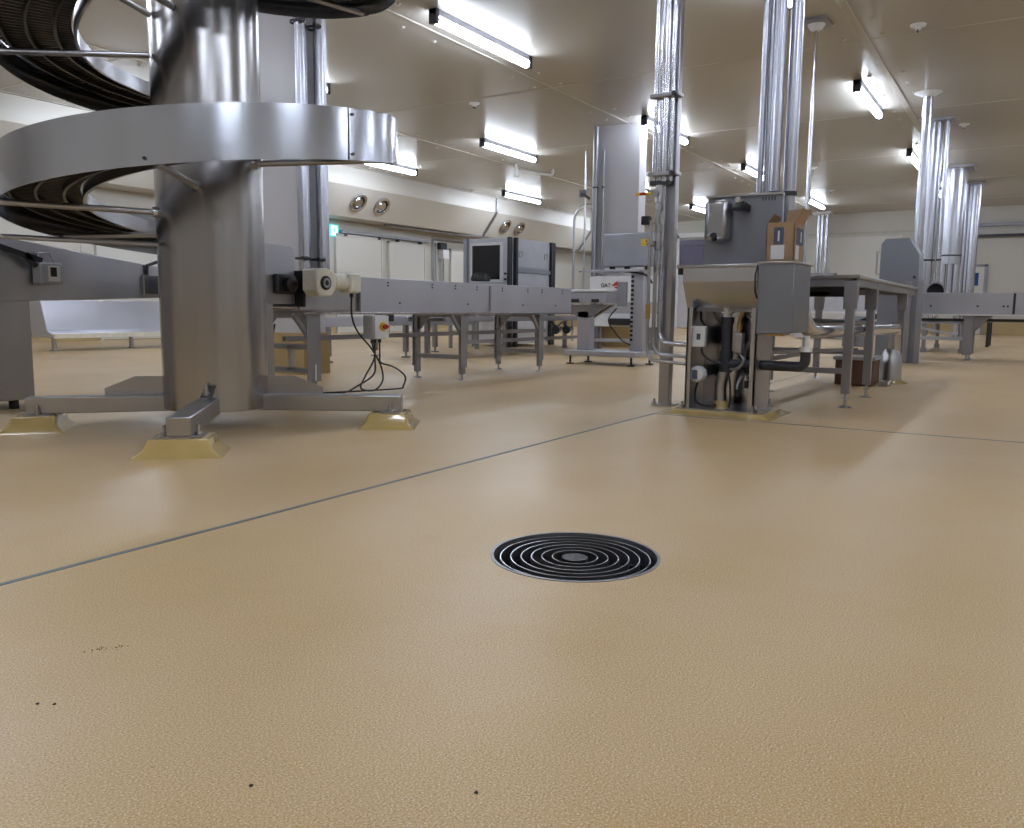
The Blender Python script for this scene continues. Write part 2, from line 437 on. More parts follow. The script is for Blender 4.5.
# ------------------------------------------------------------------ spiral conveyor
SC = Vector((3.17, 3.99, 0)); RO = 1.05; RI = .64
knots = [(40, .95), (51.5, .98), (153.5, 1.165), (231.5, 1.32), (309.5, 1.50), (411.5, 1.80), (513.5, 2.0), (591.5, 2.32), (669.5, 2.42), (771.5, 2.68), (873.5, 2.95), (950, 3.2)]
def zb(th):
    for (a, za), (b, zb_) in zip(knots, knots[1:]):
        if th <= b:
            i = knots.index((a, za)); t = (th - a) / (b - a)
            z0 = knots[i - 1][1] if i else za - .1; a0 = knots[i - 1][0] if i else a - 40
            z3 = knots[i + 2][1] if i + 2 < len(knots) else zb_ + .25; b3 = knots[i + 2][0] if i + 2 < len(knots) else b + 80
            m0 = (zb_ - z0) / (b - a0) * (b - a); m1 = (z3 - za) / (b3 - a) * (b - a)
            return (2 * t ** 3 - 3 * t * t + 1) * za + (t ** 3 - 2 * t * t + t) * m0 + (-2 * t ** 3 + 3 * t * t) * zb_ + (t ** 3 - t * t) * m1
    return knots[-1][1]
def pol(r, th, z): return (SC.x + r * cos(radians(th)), SC.y + r * sin(radians(th)), z)
def sweep(mb, r0, r1, dz0, dz1, a, b, step=3.0):
    n = int((b - a) / step); V = []
    for i in range(n + 1):
        th = a + (b - a) * i / n; z = zb(th)
        V.append([mb.bm.verts.new(pol(r, th, z + d)) for r, d in ((r0, dz0), (r1, dz0), (r1, dz1), (r0, dz1))])
    for A, B in zip(V, V[1:]):
        for k in range(4): mb.bm.faces.new((A[k], B[k], B[(k + 1) % 4], A[(k + 1) % 4]))
    mb.bm.faces.new(V[0]); mb.bm.faces.new(V[-1][::-1])
    return mb
sp = thing('spiral_conveyor', 'huge stainless spiral conveyor with a central steel drum and curved outer guard', 'spiral conveyor', SC)
TH0, TH1 = 42, 940
mb = MB().lathe(SC, (0, 0, 1), [(0, .10), (.284, .10), (.288, .104), (.288, 3.5), (.0, 3.5)], 96); mb.build('central_drum', DRUM, sp)
gd = sweep(MB(), RO - .004, RO, 0, .25, TH0, TH1, 2).build('outer_guard', GUARD, sp)
for th, dz in ((271.6, .03), (271.6, .22), (217, .03), (640, .03), (560, .03)):
    p = pol(RO, th, zb(th) + dz); q = pol(RO + .008, th, zb(th) + dz); MB().cyl(p, q, .008, n=10).build('bolt', DARKSTEEL, gd)
MB().prism([pol(RO + .001, 270, zb(270) + .002), pol(RO + .001, 270.2, zb(270) + .002), pol(RO + .001, 270.2, zb(270) + .248), pol(RO + .001, 270, zb(270) + .248)], Vector((cos(radians(270)), sin(radians(270)), 0)) * .003).build('joint', DARKSTEEL, gd)
sweep(MB(), RI - .015, RI, .07, .15, TH0, TH1).build('inner_rail', STEEL, sp)
bl = MB(); sweep(bl, RI + .01, RO - .02, .125, .14, TH0, TH1).build('belt', BELT, sp); bl = MB()
th = TH0
while th < TH1 - 200:
    z = zb(th); bl.bar(pol(RI + .02, th, z + .118), pol(RO - .03, th, z + .118), .014, .014); th += 2.0
bl.build('belt_slats', SLAT, sp, kind='stuff')
for r in (.72, .85, .97): sweep(MB(), r, r + .014, .085, .112, TH0, TH1).build('wear_rail', RAIL, sp)
# radial arms
def arm(th, z0, z1=None, r0=.295, r1=1.03, rr=.016, m=STEEL):
    z1 = z0 if z1 is None else z1
    MB().tube([pol(r0, th, z0), pol(r1, th, z1)], rr, n=14).build('support_arm', m, sp)
for th in (60, 105, 157, 219, 290, 345, 560, 605, 650, 705, 765, 825, 877): arm(th, zb(th) + .012, rr=.017)
arm(161, zb(161) - .17, rr=.013); arm(519, zb(519) - .02, zb(519) - .13, rr=.015); arm(528, 2.19, 2.42, rr=.017)
for th in (157, 219, 290): MB().lathe(pol(.288, th, zb(th) + .012), (cos(radians(th)), sin(radians(th)), 0), [(.0, -.01), (.03, -.01), (.03, .02), (.0, .02)], 16).build('arm_collar', POLISH, sp)
# cross feet
def foot(ang, ln):
    M = Matrix.Translation((SC.x, SC.y, 0)) @ Matrix.Rotation(radians(ang), 4, 'Z')
    l = MB().box(.25, ln, -.055, .055, .088, .178, M).build('leg', STEEL, sp, .006)
    for yy in (-.075, .075):
        if ang == 45: continue
        MB().cyl(M @ Vector((ln - .06, yy, .066)), M @ Vector((ln - .06, yy, .135)), .008, n=10).cyl(M @ Vector((ln - .06, yy, .09)), M @ Vector((ln - .06, yy, .106)), .018, n=6).build('anchor_bolt', STEEL, l)
    MB().box(ln - .12, ln, -.1, .1, .08, .088, M).build('foot_plate', STEEL, l)
foot(138.5, .98); foot(222.4, 1.07); foot(302.8, 1.07)
for ang in (138.5, 302.8):
    M = Matrix.Translation((SC.x, SC.y, 0)) @ Matrix.Rotation(radians(ang), 4, 'Z')
    y = .045 if ang < 200 else -.045
    mb = MB().prism([M @ Vector(p) for p in ((.27, -y, .178), (.60, -y, .178), (.60, -y, .215), (.44, -y, .28), (.27, -y, .28))], M.to_3x3() @ Vector((0, -y * .3, 0))); mb.build('gusset_plate', STEEL, sp)
M = Matrix.Translation((SC.x, SC.y, 0)) @ Matrix.Rotation(radians(222.4), 4, 'Z')
MB().cyl(M @ Vector((.34, 0, .178)), M @ Vector((.34, 0, .26)), .01, n=10).cyl(M @ Vector((.34, 0, .195)), M @ Vector((.34, 0, .22)), .022, n=6).prism([M @ Vector((.31, -.03, .19)), M @ Vector((.37, -.03, .19)), M @ Vector((.32, -.01, .25))], M.to_3x3() @ Vector((0, .06, 0))).build('lifting_lug', STEEL, sp)
# yellow resin pads
def pad(ang, ln, lb):
    c = Vector((SC.x + ln * cos(radians(ang)), SC.y + ln * sin(radians(ang)), 0)); M = Matrix.Translation(c) @ Matrix.Rotation(radians(ang), 4, 'Z')
    mb = MB(); rows = []
    for hw, z in ((.20, 0), (.155, .03), (.135, .074), (.125, .08)):
        rows.append([mb.bm.verts.new(M @ Vector((a * hw * .8, b * hw, z))) for a, b in ((-1, -1), (1, -1), (1, 1), (-1, 1))])
    for A, B in zip(rows, rows[1:]):
        for k in range(4): mb.bm.faces.new((A[k], A[(k + 1) % 4], B[(k + 1) % 4], B[k]))
    mb.bm.faces.new(rows[-1])
    o = mb.build('resin_pad', RESIN, bevel=.012, solo=tuple(c)); tag(o, lb, 'floor pad', 'yellow resin pads under the spiral conveyor')
pad(138.5, .93, 'yellow resin pad under the leg left of the steel drum'); pad(222.4, 1.0, 'yellow resin pad under the front leg of the steel drum')
pad(302.8, 1.0, 'yellow resin pad under the leg right of the steel drum')

# ------------------------------------------------------------------ infeed trough left of the drum
t = thing('infeed_conveyor', 'tapered sheet steel conveyor housing entering from the left edge behind the drum', 'conveyor', (2.6, 5.8, 0))
MB().prism([(1.2, 5.55, .64), (4.05, 5.55, .74), (4.05, 5.55, .95), (1.2, 5.55, 1.30)], (0, .6, 0)).build('housing', STEEL, t, .006)
MB().box(1.4, 2.98, 5.57, 6.0, .06, .715).build('leg_cabinet', STEEL, t, .006)
MB().box(2.98, 3.06, 5.75, 6.0, .06, .715).build('return_panel', DULL, t, .004)
for x in (1.5, 2.88): MB().cyl((x, 5.65, 0), (x, 5.65, .06), .03, n=14).build('foot', BLACK, t)
MB().box(3.78, 3.9, 5.52, 5.56, .76, .90).build('slotted_bracket', POLISH, t, .004)
MB().tube([(3.82, 5.54, .9), (3.82, 5.53, .97), (3.9, 5.52, 1.0)], .012).build('clip', DARKSTEEL, t)
s = thing('sensor_box', 'small grey sensor box with a bracket on the steel housing at the left', 'sensor', (3.0, 5.5, .8))
M = Matrix.Translation((3.02, 5.5, .83))
MB().box(-.03, .12, -.06, .045, -.02, .12, M).build('body', GREYBOX, s, .012)
MB().box(.02, .1, -.063, -.06, .0, .1, M).build('face_label', LABEL, s)
MB().box(.035, .075, -.065, -.063, .03, .09, M).build('window', SCREEN, s)
MB().tube([M @ Vector(p) for p in ((-.01, 0, .12), (.0, 0, .18), (.07, 0, .19), (.1, 0, .12))], .006).box(.0, .07, .0, .04, .12, .18, M).build('mounting_bracket', STEEL, s)
MB().bar(M @ Vector((-.28, -.03, .21)), M @ Vector((-.0, -.03, .13)), .02, .035).bar(M @ Vector((-.1, -.03, .17)), M @ Vector((-.04, -.03, .09)), .02, .03).build('cable_plug', BLACK, s)

# ------------------------------------------------------------------ main conveyor behind the drum
cv = thing('belt_conveyor', 'long steel belt conveyor running right from behind the drum', 'conveyor', (6.5, 4.95, 0))
YN, YF = 4.55, 5.14
MB().box(4.40, 5.02, YN + .03, YN + .045, .655, .92).build('side_panel', STEEL, cv, .003)
MB().box(5.02, 8.58, YN, YN + .02, .64, .92).build('side_panel', SHEET, cv, .003)
MB().box(5.6, 8.9, YF - .02, YF, .64, .92).build('side_panel', SHEET, cv, .003)
MB().box(4.40, 5.6, YF - .02, YF, .64, .92).build('side_panel', SHEET, cv, .003)
MB().box(4.39, 8.6, YN - .03, YN + .03, .625, .642).build('bottom_flange', POLISH, cv, .002)
MB().box(4.4, 8.6, YN + .05, YF - .03, .83, .86).cyl((8.55, YN + .05, .8), (8.55, YF - .03, .8), .05).build('belt', GREYBOX, cv)
for x in (6.88,):
    MB().box(x - .012, x + .012, YN - .008, YN, .66, .90).build('joint_plate', DULL, cv)
for x in (5.35, 5.95, 6.3, 6.65, 7.1, 7.6, 7.9, 8.35):
    for z in (.885, .86): MB().cyl((x, YN, z), (x, YN - .008, z), .006, n=8).build('bolt', DARKSTEEL, cv)
for x in (5.5, 6.5, 7.5, 8.2): MB().cyl((x, YN, .72), (x, YN - .008, .72), .008, n=8).build('bolt', DARKSTEEL, cv)
def stand(par, x, ya, yb, ztop, wd=.10, cross=(.22,), gus=1):
    for k, y in enumerate((ya, yb)):
        l = MB().box(x - .03, x + .03, y - .02, y + .02, .06, ztop).box(x - wd / 2, x + wd / 2, y - .004 - (.02 if k == 0 else -.02), y + .004 - (.02 if k == 0 else -.02), .12, ztop).build('leg', DULL, par, .002)
        MB().cyl((x, y, .0), (x, y, .012), .045, .035, n=20).cyl((x, y, .012), (x, y, .10), .01, n=10).cyl((x, y, .05), (x, y, .065), .02, n=6).build('levelling_foot', STEEL, l)
    for z in cross: MB().box(x - .02, x + .02, ya, yb, z - .02, z + .02).build('cross_bar', DULL, par, .002)
    MB().box(x - .03, x + .03, ya, yb, ztop - .03, ztop + .02).build('top_bar', DULL, par, .002)
    if gus:
        MB().prism([(x, ya, ztop - .0), (x, ya, ztop - .18), (x, ya + .18, ztop)], (.02, 0, 0)).build('gusset', DULL, par)
        MB().prism([(x, yb, ztop), (x, yb, ztop - .18), (x, yb - .18, ztop)], (.02, 0, 0)).build('gusset', DULL, par)
        MB().bar((x - .04, ya, ztop - .16), (x - .18, ya, ztop), .03, .03).build('brace', DULL, par)
stand(cv, 4.53, YN + .05, YF, .625, .14, (.20, .38)); stand(cv, 6.48, YN + .05, YF, .625); stand(cv, 7.95, YN + .05, YF, .625)
MB().box(4.6, 8.7, 4.95, 4.99, .41, .45).build('lower_rail', DULL, cv, .003)
MB().box(4.51, 4.55, 4.8, 4.84, .2, .38).build('ladder_strut', STEEL, cv)
MB().box(4.53, 4.545, YN + .02, YN + .027, .13, .25).build('slot', WHITE, cv)
MB().cyl((4.42, 4.6, .70), (4.42, 5.25, .70), .04).build('return_roller', POLISH, cv)

# end bearing plate by the drum
t = thing('bearing_plate', 'pale steel bearing plate with a dark round shaft end beside the drum', 'machine part', (4.2, 4.55, 0))
MB().prism([(4.08, 4.58, .70), (4.35, 4.58, .70), (4.35, 4.58, 1.09), (4.32, 4.58, 1.11), (4.08, 4.58, 1.12)], (0, .02, 0)).build('plate', SHEET, t, .002)
MB().box(4.14, 4.32, 4.53, 4.58, .77, .91).build('bearing_housing', DARKSTEEL, t, .015)
MB().lathe((4.24, 4.53, .84), (0, -1, 0), [(0, 0), (.052, 0), (.052, .05), (.03, .06), (0, .06)], 24).build('shaft_end', BLACK, t)
MB().box(4.355, 4.38, 4.5, 4.9, .68, .94).build('edge_plate', BLACK, t)
MB().box(4.12, 4.18, 4.62, 4.68, .18, .70).build('post', STEEL, t, .003)
MB().box(4.09, 4.21, 4.58, 4.72, 0, .18).build('base', STEEL, t, .003)

# gear motor
g = thing('gear_motor', 'cream gear motor mounted on the side of the belt conveyor', 'motor', (4.5, 4.4, .72))
MB().prism([(4.27, 4.42, .80), (4.31, 4.42, .755), (4.42, 4.42, .755), (4.46, 4.42, .80), (4.48, 4.42, .87), (4.45, 4.42, .93), (4.38, 4.42, .955), (4.27, 4.42, .945)], (0, -.14, 0)).build('gearbox', CREAM, g, .012)
MB().lathe((4.36, 4.28, .85), (0, -1, 0), [(0, 0), (.05, 0), (.05, .008), (.03, .012), (0, .012)], 24).build('shaft_cover', BLACK, g)
MB().ring((4.36, 4.27, .85), (0, -1, 0), .034, .02, .006, 20).build('shaft_ring', STEEL, g)
MB().lathe((4.46, 4.36, .865), (1, 0, 0), [(0, 0), (.055, 0), (.045, .03), (.062, .04), (.062, .17), (.0, .17)], 28).build('motor_can', CREAM, g)
MB().box(4.62, 4.75, 4.29, 4.41, .785, .935).build('terminal_box', CREAM, g, .02)
MB().cyl((4.4, 4.42, .85), (4.4, 4.6, .85), .04).build('drive_shaft', DARKSTEEL, g)
MB().cyl((4.70, 4.35, .785), (4.70, 4.35, .755), .014, n=12).build('cable_gland', BLACK, g)

# isolator switch box
s = thing('isolator_switch', 'grey switch box with a red and yellow rotary handle under the conveyor', 'switch box', (5.2, 4.45, .42))
MB().box(5.03, 5.20, 4.43, 4.54, .43, .62).build('enclosure', LIGHTGREY, s, .008)
MB().box(5.035, 5.20, 4.415, 4.43, .435, .615).build('cover', WHITE, s, .004)
MB().lathe((5.125, 4.415, .53), (0, -1, 0), [(0, 0), (.036, 0), (.036, .012), (0, .012)], 24).build('yellow_plate', YELLOW, s)
MB().cyl((5.125, 4.403, .53), (5.125, 4.37, .53), .02, n=16).box(5.095, 5.155, 4.37, 4.388, .52, .54).build('red_handle', RED, s, .004)
for x in (5.07, 5.10, 5.16): MB().cyl((x, 4.48, .43), (x, 4.48, .40), .014, n=12).build('cable_gland', BLACK, s)
def cable(pts, lb, r=.007, m=BLACK, name='cable'):
    o = MB().tube(pts, r, n=8, smooth=True).build(name, m, solo=tuple(pts[0])); return tag(o, lb, 'cable', 'black cables around the belt conveyor')
cable([(4.70, 4.35, .76), (4.70, 4.35, .62), (4.77, 4.36, .50), (4.95, 4.38, .36), (5.08, 4.4, .22), (5.1, 4.4, .10), (5.0, 4.4, .03), (4.9, 4.45, .05), (4.95, 4.45, .14), (5.06, 4.45, .28), (5.07, 4.48, .40)], 'black cable hanging from the cream motor and looping up to the switch box')
cable([(5.10, 4.48, .40), (5.09, 4.47, .28), (5.05, 4.45, .15), (4.9, 4.5, .06), (4.7, 4.45, .03), (4.45, 4.5, .02), (4.3, 4.75, .05), (4.28, 4.82, .15), (4.28, 4.8, .28), (4.4, 4.85, .55)], 'black cable drooping from the switch box along the floor toward the drum')
cable([(5.16, 4.48, .40), (5.15, 4.47, .3), (5.14, 4.45, .24), (5.26, 4.42, .20), (5.38, 4.4, .12), (5.36, 4.4, .04), (5.3, 4.4, .02), (5.0, 4.5, .02), (4.7, 4.62, .02), (4.4, 4.7, .03)], 'black cable making the wide loop right of the switch box')

# ------------------------------------------------------------------ pipes at near pillar
def pipes(name, lb, loc, specs, clamps=(), m=PIPE, cat='pipes', group=None):
    """specs: (x, y, r, z0, z1)"""
    t = thing(name, lb, cat, loc, group=group)
    for (x, y, r, z0, z1) in specs: MB().cyl((x, y, z0), (x, y, z1), r, n=28).build('pipe', m, t)
    for z in clamps:
        mb = MB()
        for (x, y, r, z0, z1) in specs:
            if z0 < z < z1: mb.ring((x, y, z - .015), (0, 0, 1), r + .008, r - .001, .03, 24)
        mb.build('clamp', DARKSTEEL, t)
    return t
p = pipes('pipe_bundle', 'bright vertical steel pipes in front of the near pillar, right of the drum', (6.05, 6.1, .7), [(5.93, 6.10, .055, .7, CH), (6.02, 6.14, .03, .7, CH), (6.16, 6.08, .055, .7, CH), (6.235, 6.10, .03, .7, CH)], ())
for z in (1.15, 3.35):
    for x in (5.86, 6.07): MB().cyl((x - .02, 6.03, z), (x + .06, 6.03, z), .02, n=12).ring((x + .06, 6.12, z - .01), (0, 0, 1), .068, .058, .02).build('bracket', DARKSTEEL, p)
MB().box(5.83, 6.3, 6.17, 6.2, .7, 1.0).build('backing_plate', DULL, p)

# far pillar pipes
p = pipes('pipe_bundle', 'two dark vertical pipes running down the left edge of the far white pillar', (13.9, 7.1, .9), [(14.1, 7.02, .05, 0, CH - .02), (14.1, 6.86, .022, 0, 3.55)], (1.1, 2.9), m=DULL)
t = thing('service_pipe', 'thin bent service pipe with a valve left of the far pillar pipes', 'pipe', (16, 8.5, 0))
MB().tube([(16.2, 8.55, 0), (16.2, 8.55, 2.7), (16.3, 8.4, 2.9), (16.9, 8.3, 2.92)], .03, fillet=.15).build('pipe', STEEL, t)
MB().tube([(16.2, 8.3, 0), (16.2, 8.3, 3.1), (16.2, 8.3, CH)], .02).build('pipe', STEEL, t)
MB().box(16.12, 16.2, 8.24, 8.4, 3.05, 3.2).cyl((16.1, 8.32, 3.12), (16.1, 8.15, 3.0), .03).build('valve', DARKSTEEL, t)

# ------------------------------------------------------------------ round vents on the bulkhead
def slant_pt(x, y): return Vector((x, y, 3.57 - (y - 14.1) * 1.34))
nrm = Vector((0, -.801, -.598)).normalized()
tgv = Vector((0, .598, -.801)).normalized()
def vent(x, lb, first=None):
    c = slant_pt(x, 14.34)
    t = thing('round_vent', lb, 'vent', c, group='round vents on the bulkhead')
    MB().ring(c - nrm * .01, nrm, .25, .185, .06, 40).build('rim', POLISH, t, .006)
    MB().lathe(c, nrm, [(.19, .03), (.17, -.0), (.0, .0)], 40).build('throat', DARKSTEEL, t)
    MB().lathe(c, nrm, [(.145, .02), (.12, .05), (.09, .03), (.08, .035), (.0, .045)], 32).build('deflector', POLISH, t)
    return t
v0 = vent(15.77, 'left round steel vent of the pair on the bulkhead just right of the curved guard')
for x, lb in ((16.63, 'right round steel vent of the pair on the bulkhead just right of the curved guard'), (22.5, 'left round steel vent of the pair above the black screen machine'),
              (23.35, 'right round steel vent of the pair above the black screen machine'), (8.0, 'round steel vent hidden behind the spiral conveyor')):
    dup(v0, slant_pt(x, 14.34), 0, lb)

# conduits over the bulkhead
def conduit(x, left, lb):
    t = thing('conduit', lb, 'conduit', (x, 14.3, 3))
    o = Vector((0, -.03, -.02)); MB().tube([(x, 14.06, CH), (x, 14.06, 3.55), (x, 14.58, 2.86), (x - left * .3, 14.75, 2.86), (x - left, 14.9, 2.86)], .035, fillet=.05, n=12).build('pipe', DULL, t)
    for z in (3.9, 3.6): MB().box(x - .05, x + .05, 14.02, 14.1, z, z + .03).build('clip', STEEL, t)
conduit(21.62, 4.2, 'dark conduit bending over the bulkhead left of the screen machine\'s vents')
conduit(28.0, 2.0, 'dark conduit bending over the bulkhead right of the screen machine')

# conduits / junction box on left wall
t = thing('junction_box', 'small white junction box with conduits on the left wall between pale doors', 'junction box', (20.4, Y1 - .1, 2.2))
MB().box(20.3, 20.6, Y1 - .2, Y1 - .01, 2.15, 2.42).build('box', WHITE, t, .01)
MB().box(20.25, 20.55, Y1 - .16, Y1 - .01, 2.42, 2.62).build('fitting', DARKSTEEL, t, .01)
for x in (20.0, 20.12, 20.38, 20.5): MB().cyl((x, Y1 - .06, .5), (x, Y1 - .06, 2.15 if x > 20.2 else 2.6), .025, n=12).build('conduit', DULL, t)
MB().tube([(20.0, Y1 - .06, 2.6), (20.0, Y1 - .06, 2.7), (23.5, Y1 - .06, 2.7)], .025, fillet=.06).build('conduit', DULL, t)
t = thing('exit_sign', 'small glowing green and white running man exit sign right of the near pillar pipes', 'exit sign', (15.8, Y1 - .12, 2.5))
def sign(t, M, gm):
    MB().box(0, .34, -.05, 0, 0, .30, M).build('sign_body', gm, t, .01)
    mb = MB().box(.06, .28, -.056, -.05, .03, .27, M); mb.build('white_panel', SIGNW, t)
    m2 = MB().cyl(M @ Vector((.19, -.056, .225)), M @ Vector((.19, -.062, .225)), .022, n=14)
    def seg(a, b, w_=.03): m2.prism([M @ Vector((a[0], -.058, a[1] - w_ / 2)), M @ Vector((b[0], -.058, b[1] - w_ / 2)), M @ Vector((b[0], -.058, b[1] + w_ / 2)), M @ Vector((a[0], -.058, a[1] + w_ / 2))], M.to_3x3() @ Vector((0, -.005, 0)))
    seg((.15, .15), (.20, .19), .05); seg((.11, .17), (.16, .19), .02); seg((.19, .17), (.24, .15), .02)
    seg((.15, .14), (.20, .11), .03); seg((.19, .11), (.17, .06), .025); seg((.15, .14), (.10, .08), .03)
    m2.build('running_figure', gm, t)
sign(t, Matrix.Translation((15.68, Y1 - .02, 2.46)), CYAN)
t = thing('exit_sign', 'tiny green exit sign over the purple doorway in the back wall', 'exit sign', (X1 - .1, 10.2, 3.65))
sign(t, Matrix.Translation((X1 - .02, 10.55, 3.62)) @ Matrix.Rotation(-pi / 2, 4, 'Z'), GREEN)

# ------------------------------------------------------------------ long steel trough near the left wall
t = thing('wash_trough', 'long low stainless trough standing along the left wall behind the drum', 'trough', (7, 12.3, 0))
MB().prism([(6.75, 12.2, .30), (6.75, 12.05, .24), (6.75, 12.02, .20), (6.75, 12.6, .20), (6.75, 12.75, .75), (6.75, 12.35, .75), (6.75, 12.33, .72)], (3.4, 0, 0)).build('basin', SHEET, t, .01)
MB().box(6.75, 10.15, 12.0, 12.04, .19, .26).build('lip', CREAM, t, .004)
for x in (6.9, 8.15, 9.9):
    MB().cyl((x, 12.3, 0), (x, 12.3, .2), .035, n=14).cyl((x, 12.3, 0), (x, 12.3, .015), .06, n=14).build('leg', STEEL, t)
# small machine behind the trough end seen under the conveyor
def cab(name, lb, cat, x0, x1, y0, y1, z0, z1, m, doors=1, group=None):
    t = thing(name, lb, cat, ((x0 + x1) / 2, (y0 + y1) / 2, 0), group=group)
    MB().box(x0, x1, y0, y1, z0, z1).build('body', m, t, .01)
    return t

# ------------------------------------------------------------------ screen machine (inspection cabinet)
t = thing('inspection_machine', 'tall grey inspection machine with a large black screen behind the conveyor', 'inspection machine', (13.2, 8.3, 0))
xa, xb, ya, yb = 12.6, 14.1, 7.9, 8.84
MB().box(xa, xb, ya, yb, .95, 1.93).build('upper_cabinet', LIGHTGREY, t, .015)
MB().box(xa + .05, xb, ya + .02, yb, .05, .52).build('lower_cabinet', WHITE, t, .015)
MB().box(xa - .02, xa, ya + .22, yb - .13, 1.2, 1.80).build('screen', SCREEN, t, .004)
MB().box(xa - .012, xa, ya + .16, yb - .07, 1.15, 1.85).build('screen_bezel', WHITE, t, .004)
MB().box(xa - .02, xa, ya + .1, ya + .45, .90, 1.05).build('opening', BLACK, t)
for (x, y) in ((xa - .03, ya - .0), (xa + .12, ya - .03), (xb - .1, ya - .03), (xb + .03, ya), (xa - .03, yb)):
    MB().box(x - .035, x + .035, y - .035, y + .035, 0, 1.93).build('corner_post', GREYBOX if y > 8 else DARKSTEEL, t, .005)
MB().box(xa + .2, xb - .15, ya - .02, ya, 1.42, 1.9).build('door', LIGHTGREY, t, .004)
MB().box(xa + .2, xb - .15, ya - .02, ya, .97, 1.32).build('door', LIGHTGREY, t, .004)
MB().box(xa + .15, xb - .1, ya - .04, ya, 1.33, 1.40).build('middle_rail', GREYBOX, t)
for x in (xa + .3, xb - .3): MB().ring((x, ya - .03, 1.65), (0, 1, 0), .06, .05, .012).build('door_handle', STEEL, t)
for z in (1.20, 1.30): MB().cyl((xa, ya + .1, z), (xa - .03, ya + .1, z), .02, n=12).build('button', BLACK, t)
MB().cyl((xa + .05, yb - .2, .25), (xa + .03, yb - .2, .25), .05, n=16).build('port', BLACK, t)
MB().box(xa, xb, ya, yb, .52, .60).build('deck', DULL, t)
# cloth bundle near screen
t = thing('cap', 'black cap with blue trim resting in front of the black screen machine', 'cap', (12.2, 8.22, 1.03))
MB().lathe((12.2, 8.27, 1.157), (0, 0, 1), [(.17, 0), (.175, .05), (.14, .12), (.08, .145), (0, .15)], 24).build('crown', BLACK, t, .005)
MB().lathe((12.2, 8.5, .98), (0, 0, 1), [(.0, 0), (.2, 0), (.24, .06), (.17, .12), (0, .12)], 20).build('blue_trim', BLUE, t)
t = thing('shelf_arm', 'thin grey outfeed tray in front of the screen machine', 'shelf', (12.0, 8.45, 0))
MB().box(11.6, 12.5, 7.95, 8.6, .97, 1.03).build('tray', SHEET, t, .005)
for y in (8.0, 8.55):
    for x in (11.7, 12.4): MB().box(x - .025, x + .025, y - .025, y + .025, 0, .97).build('leg', DULL, t)

# second conveyor behind
c2 = thing('roller_conveyor', 'low steel conveyor frame crossing behind the legs of the belt conveyor', 'conveyor', (11.5, 6.6, 0))
MB().box(8.8, 14.0, 6.5, 6.54, .50, .57).box(8.8, 14.0, 7.1, 7.14, .50, .57).build('side_rails', DULL, c2, .004)
MB().box(8.8, 14.0, 6.54, 7.1, .535, .55).build('belt', DARKSTEEL, c2)
for x in (9.2, 11.2, 13.2):
    for y in (6.52, 7.12):
        MB().box(x - .03, x + .03, y - .03, y + .03, .0, .5).cyl((x, y, 0), (x, y, .02), .06, n=14).build('leg', DULL, c2)
MB().box(9.2, 13.2, 6.5, 6.54, .2, .25).build('lower_rail', DULL, c2)
for x in (11.4, 11.75):
    MB().cyl((x, 6.3, .36), (x + .5, 6.5, .36), .05, n=18).build('roller_motor', POLISH, c2)
    MB().cyl((x - .06, 6.28, .36), (x, 6.3, .36), .062, n=18).build('roller_end', BLACK, c2)
MB().tube([(11.4, 6.4, .5), (11.5, 6.35, .42), (11.7, 6.35, .48), (11.9, 6.4, .42)], .015, smooth=True).build('hose', BLACK, c2)
c3 = thing('side_conveyor', 'steel conveyor stand half hidden behind the belt conveyor legs on its left', 'conveyor', (8.6, 7.6, 0))
MB().box(7.2, 10.6, 7.3, 7.34, .44, .56).box(7.2, 10.6, 7.9, 7.94, .44, .56).build('side_rails', SHEET, c3, .004)
for x in (7.5, 9.0, 10.4):
    for y in (7.34, 7.9): MB().box(x - .03, x + .03, y - .03, y + .03, .08, .5).cyl((x, y, 0), (x, y, .02), .06, n=14).cyl((x, y, 0), (x, y, .1), .015, n=8).build('leg', DULL, c3)
MB().box(8.3, 8.6, 7.2, 7.3, .5, .8).build('drive_box', BLACK, c3, .02)
t = thing('control_cabinet', 'pale grey cabinet low on the left wall seen under the conveyor', 'cabinet', (17, Y1 - .3, 0))
for i, (x0, x1) in enumerate(((14.2, 15.3), (16.0, 17.6), (18.1, 19.3))):
    pass
MB().box(13.0, 14.6, Y1 - .45, Y1 - .1, .1, 1.0).build('body', LIGHTGREY, t, .01)
MB().box(13.05, 13.78, Y1 - .465, Y1 - .45, .15, .95).build('door', WHITE, t, .004); MB().box(13.82, 14.55, Y1 - .465, Y1 - .45, .15, .95).build('door', WHITE, t, .004)
for x in (13.05, 14.5): MB().box(x, x + .06, Y1 - .4, Y1 - .2, 0, .1).build('foot', BLACK, t)

# ------------------------------------------------------------------ checkweigher
t = thing('checkweigher', 'checkweigher stand with short white weighing belt and slotted steel column', 'checkweigher', (9.6, 4.6, 0))
MB().box(9.25, 9.85, 4.02, 5.0, .11, .175).build('base_frame', SHEET, t, .006)
for (x, y) in ((9.3, 4.1), (9.3, 4.93), (9.8, 4.07), (9.8, 4.93)):
    MB().cyl((x, y, 0), (x, y, .015), .05, n=18).cyl((x, y, .01), (x, y, .11), .014, n=10).build('levelling_foot', DARKSTEEL, t)
MB().box(9.45, 9.62, 4.76, 4.92, .175, .66).build('pedestal', SHEET, t, .006)
MB().prism([(9.45, 4.5, .74), (9.45, 5.12, .74), (9.45, 4.92, .58), (9.45, 4.76, .58)], (.06, 0, 0)).prism([(9.6, 4.5, .74), (9.6, 5.12, .74), (9.6, 4.92, .58), (9.6, 4.76, .58)], (.06, 0, 0)).build('bracket', DULL, t)
MB().box(9.35, 9.85, 4.48, 5.15, .76, .895).build('belt_frame', SHEET, t, .008)
MB().box(9.34, 9.86, 4.47, 5.16, .895, .93).build('weigh_belt', WHITE, t, .012)
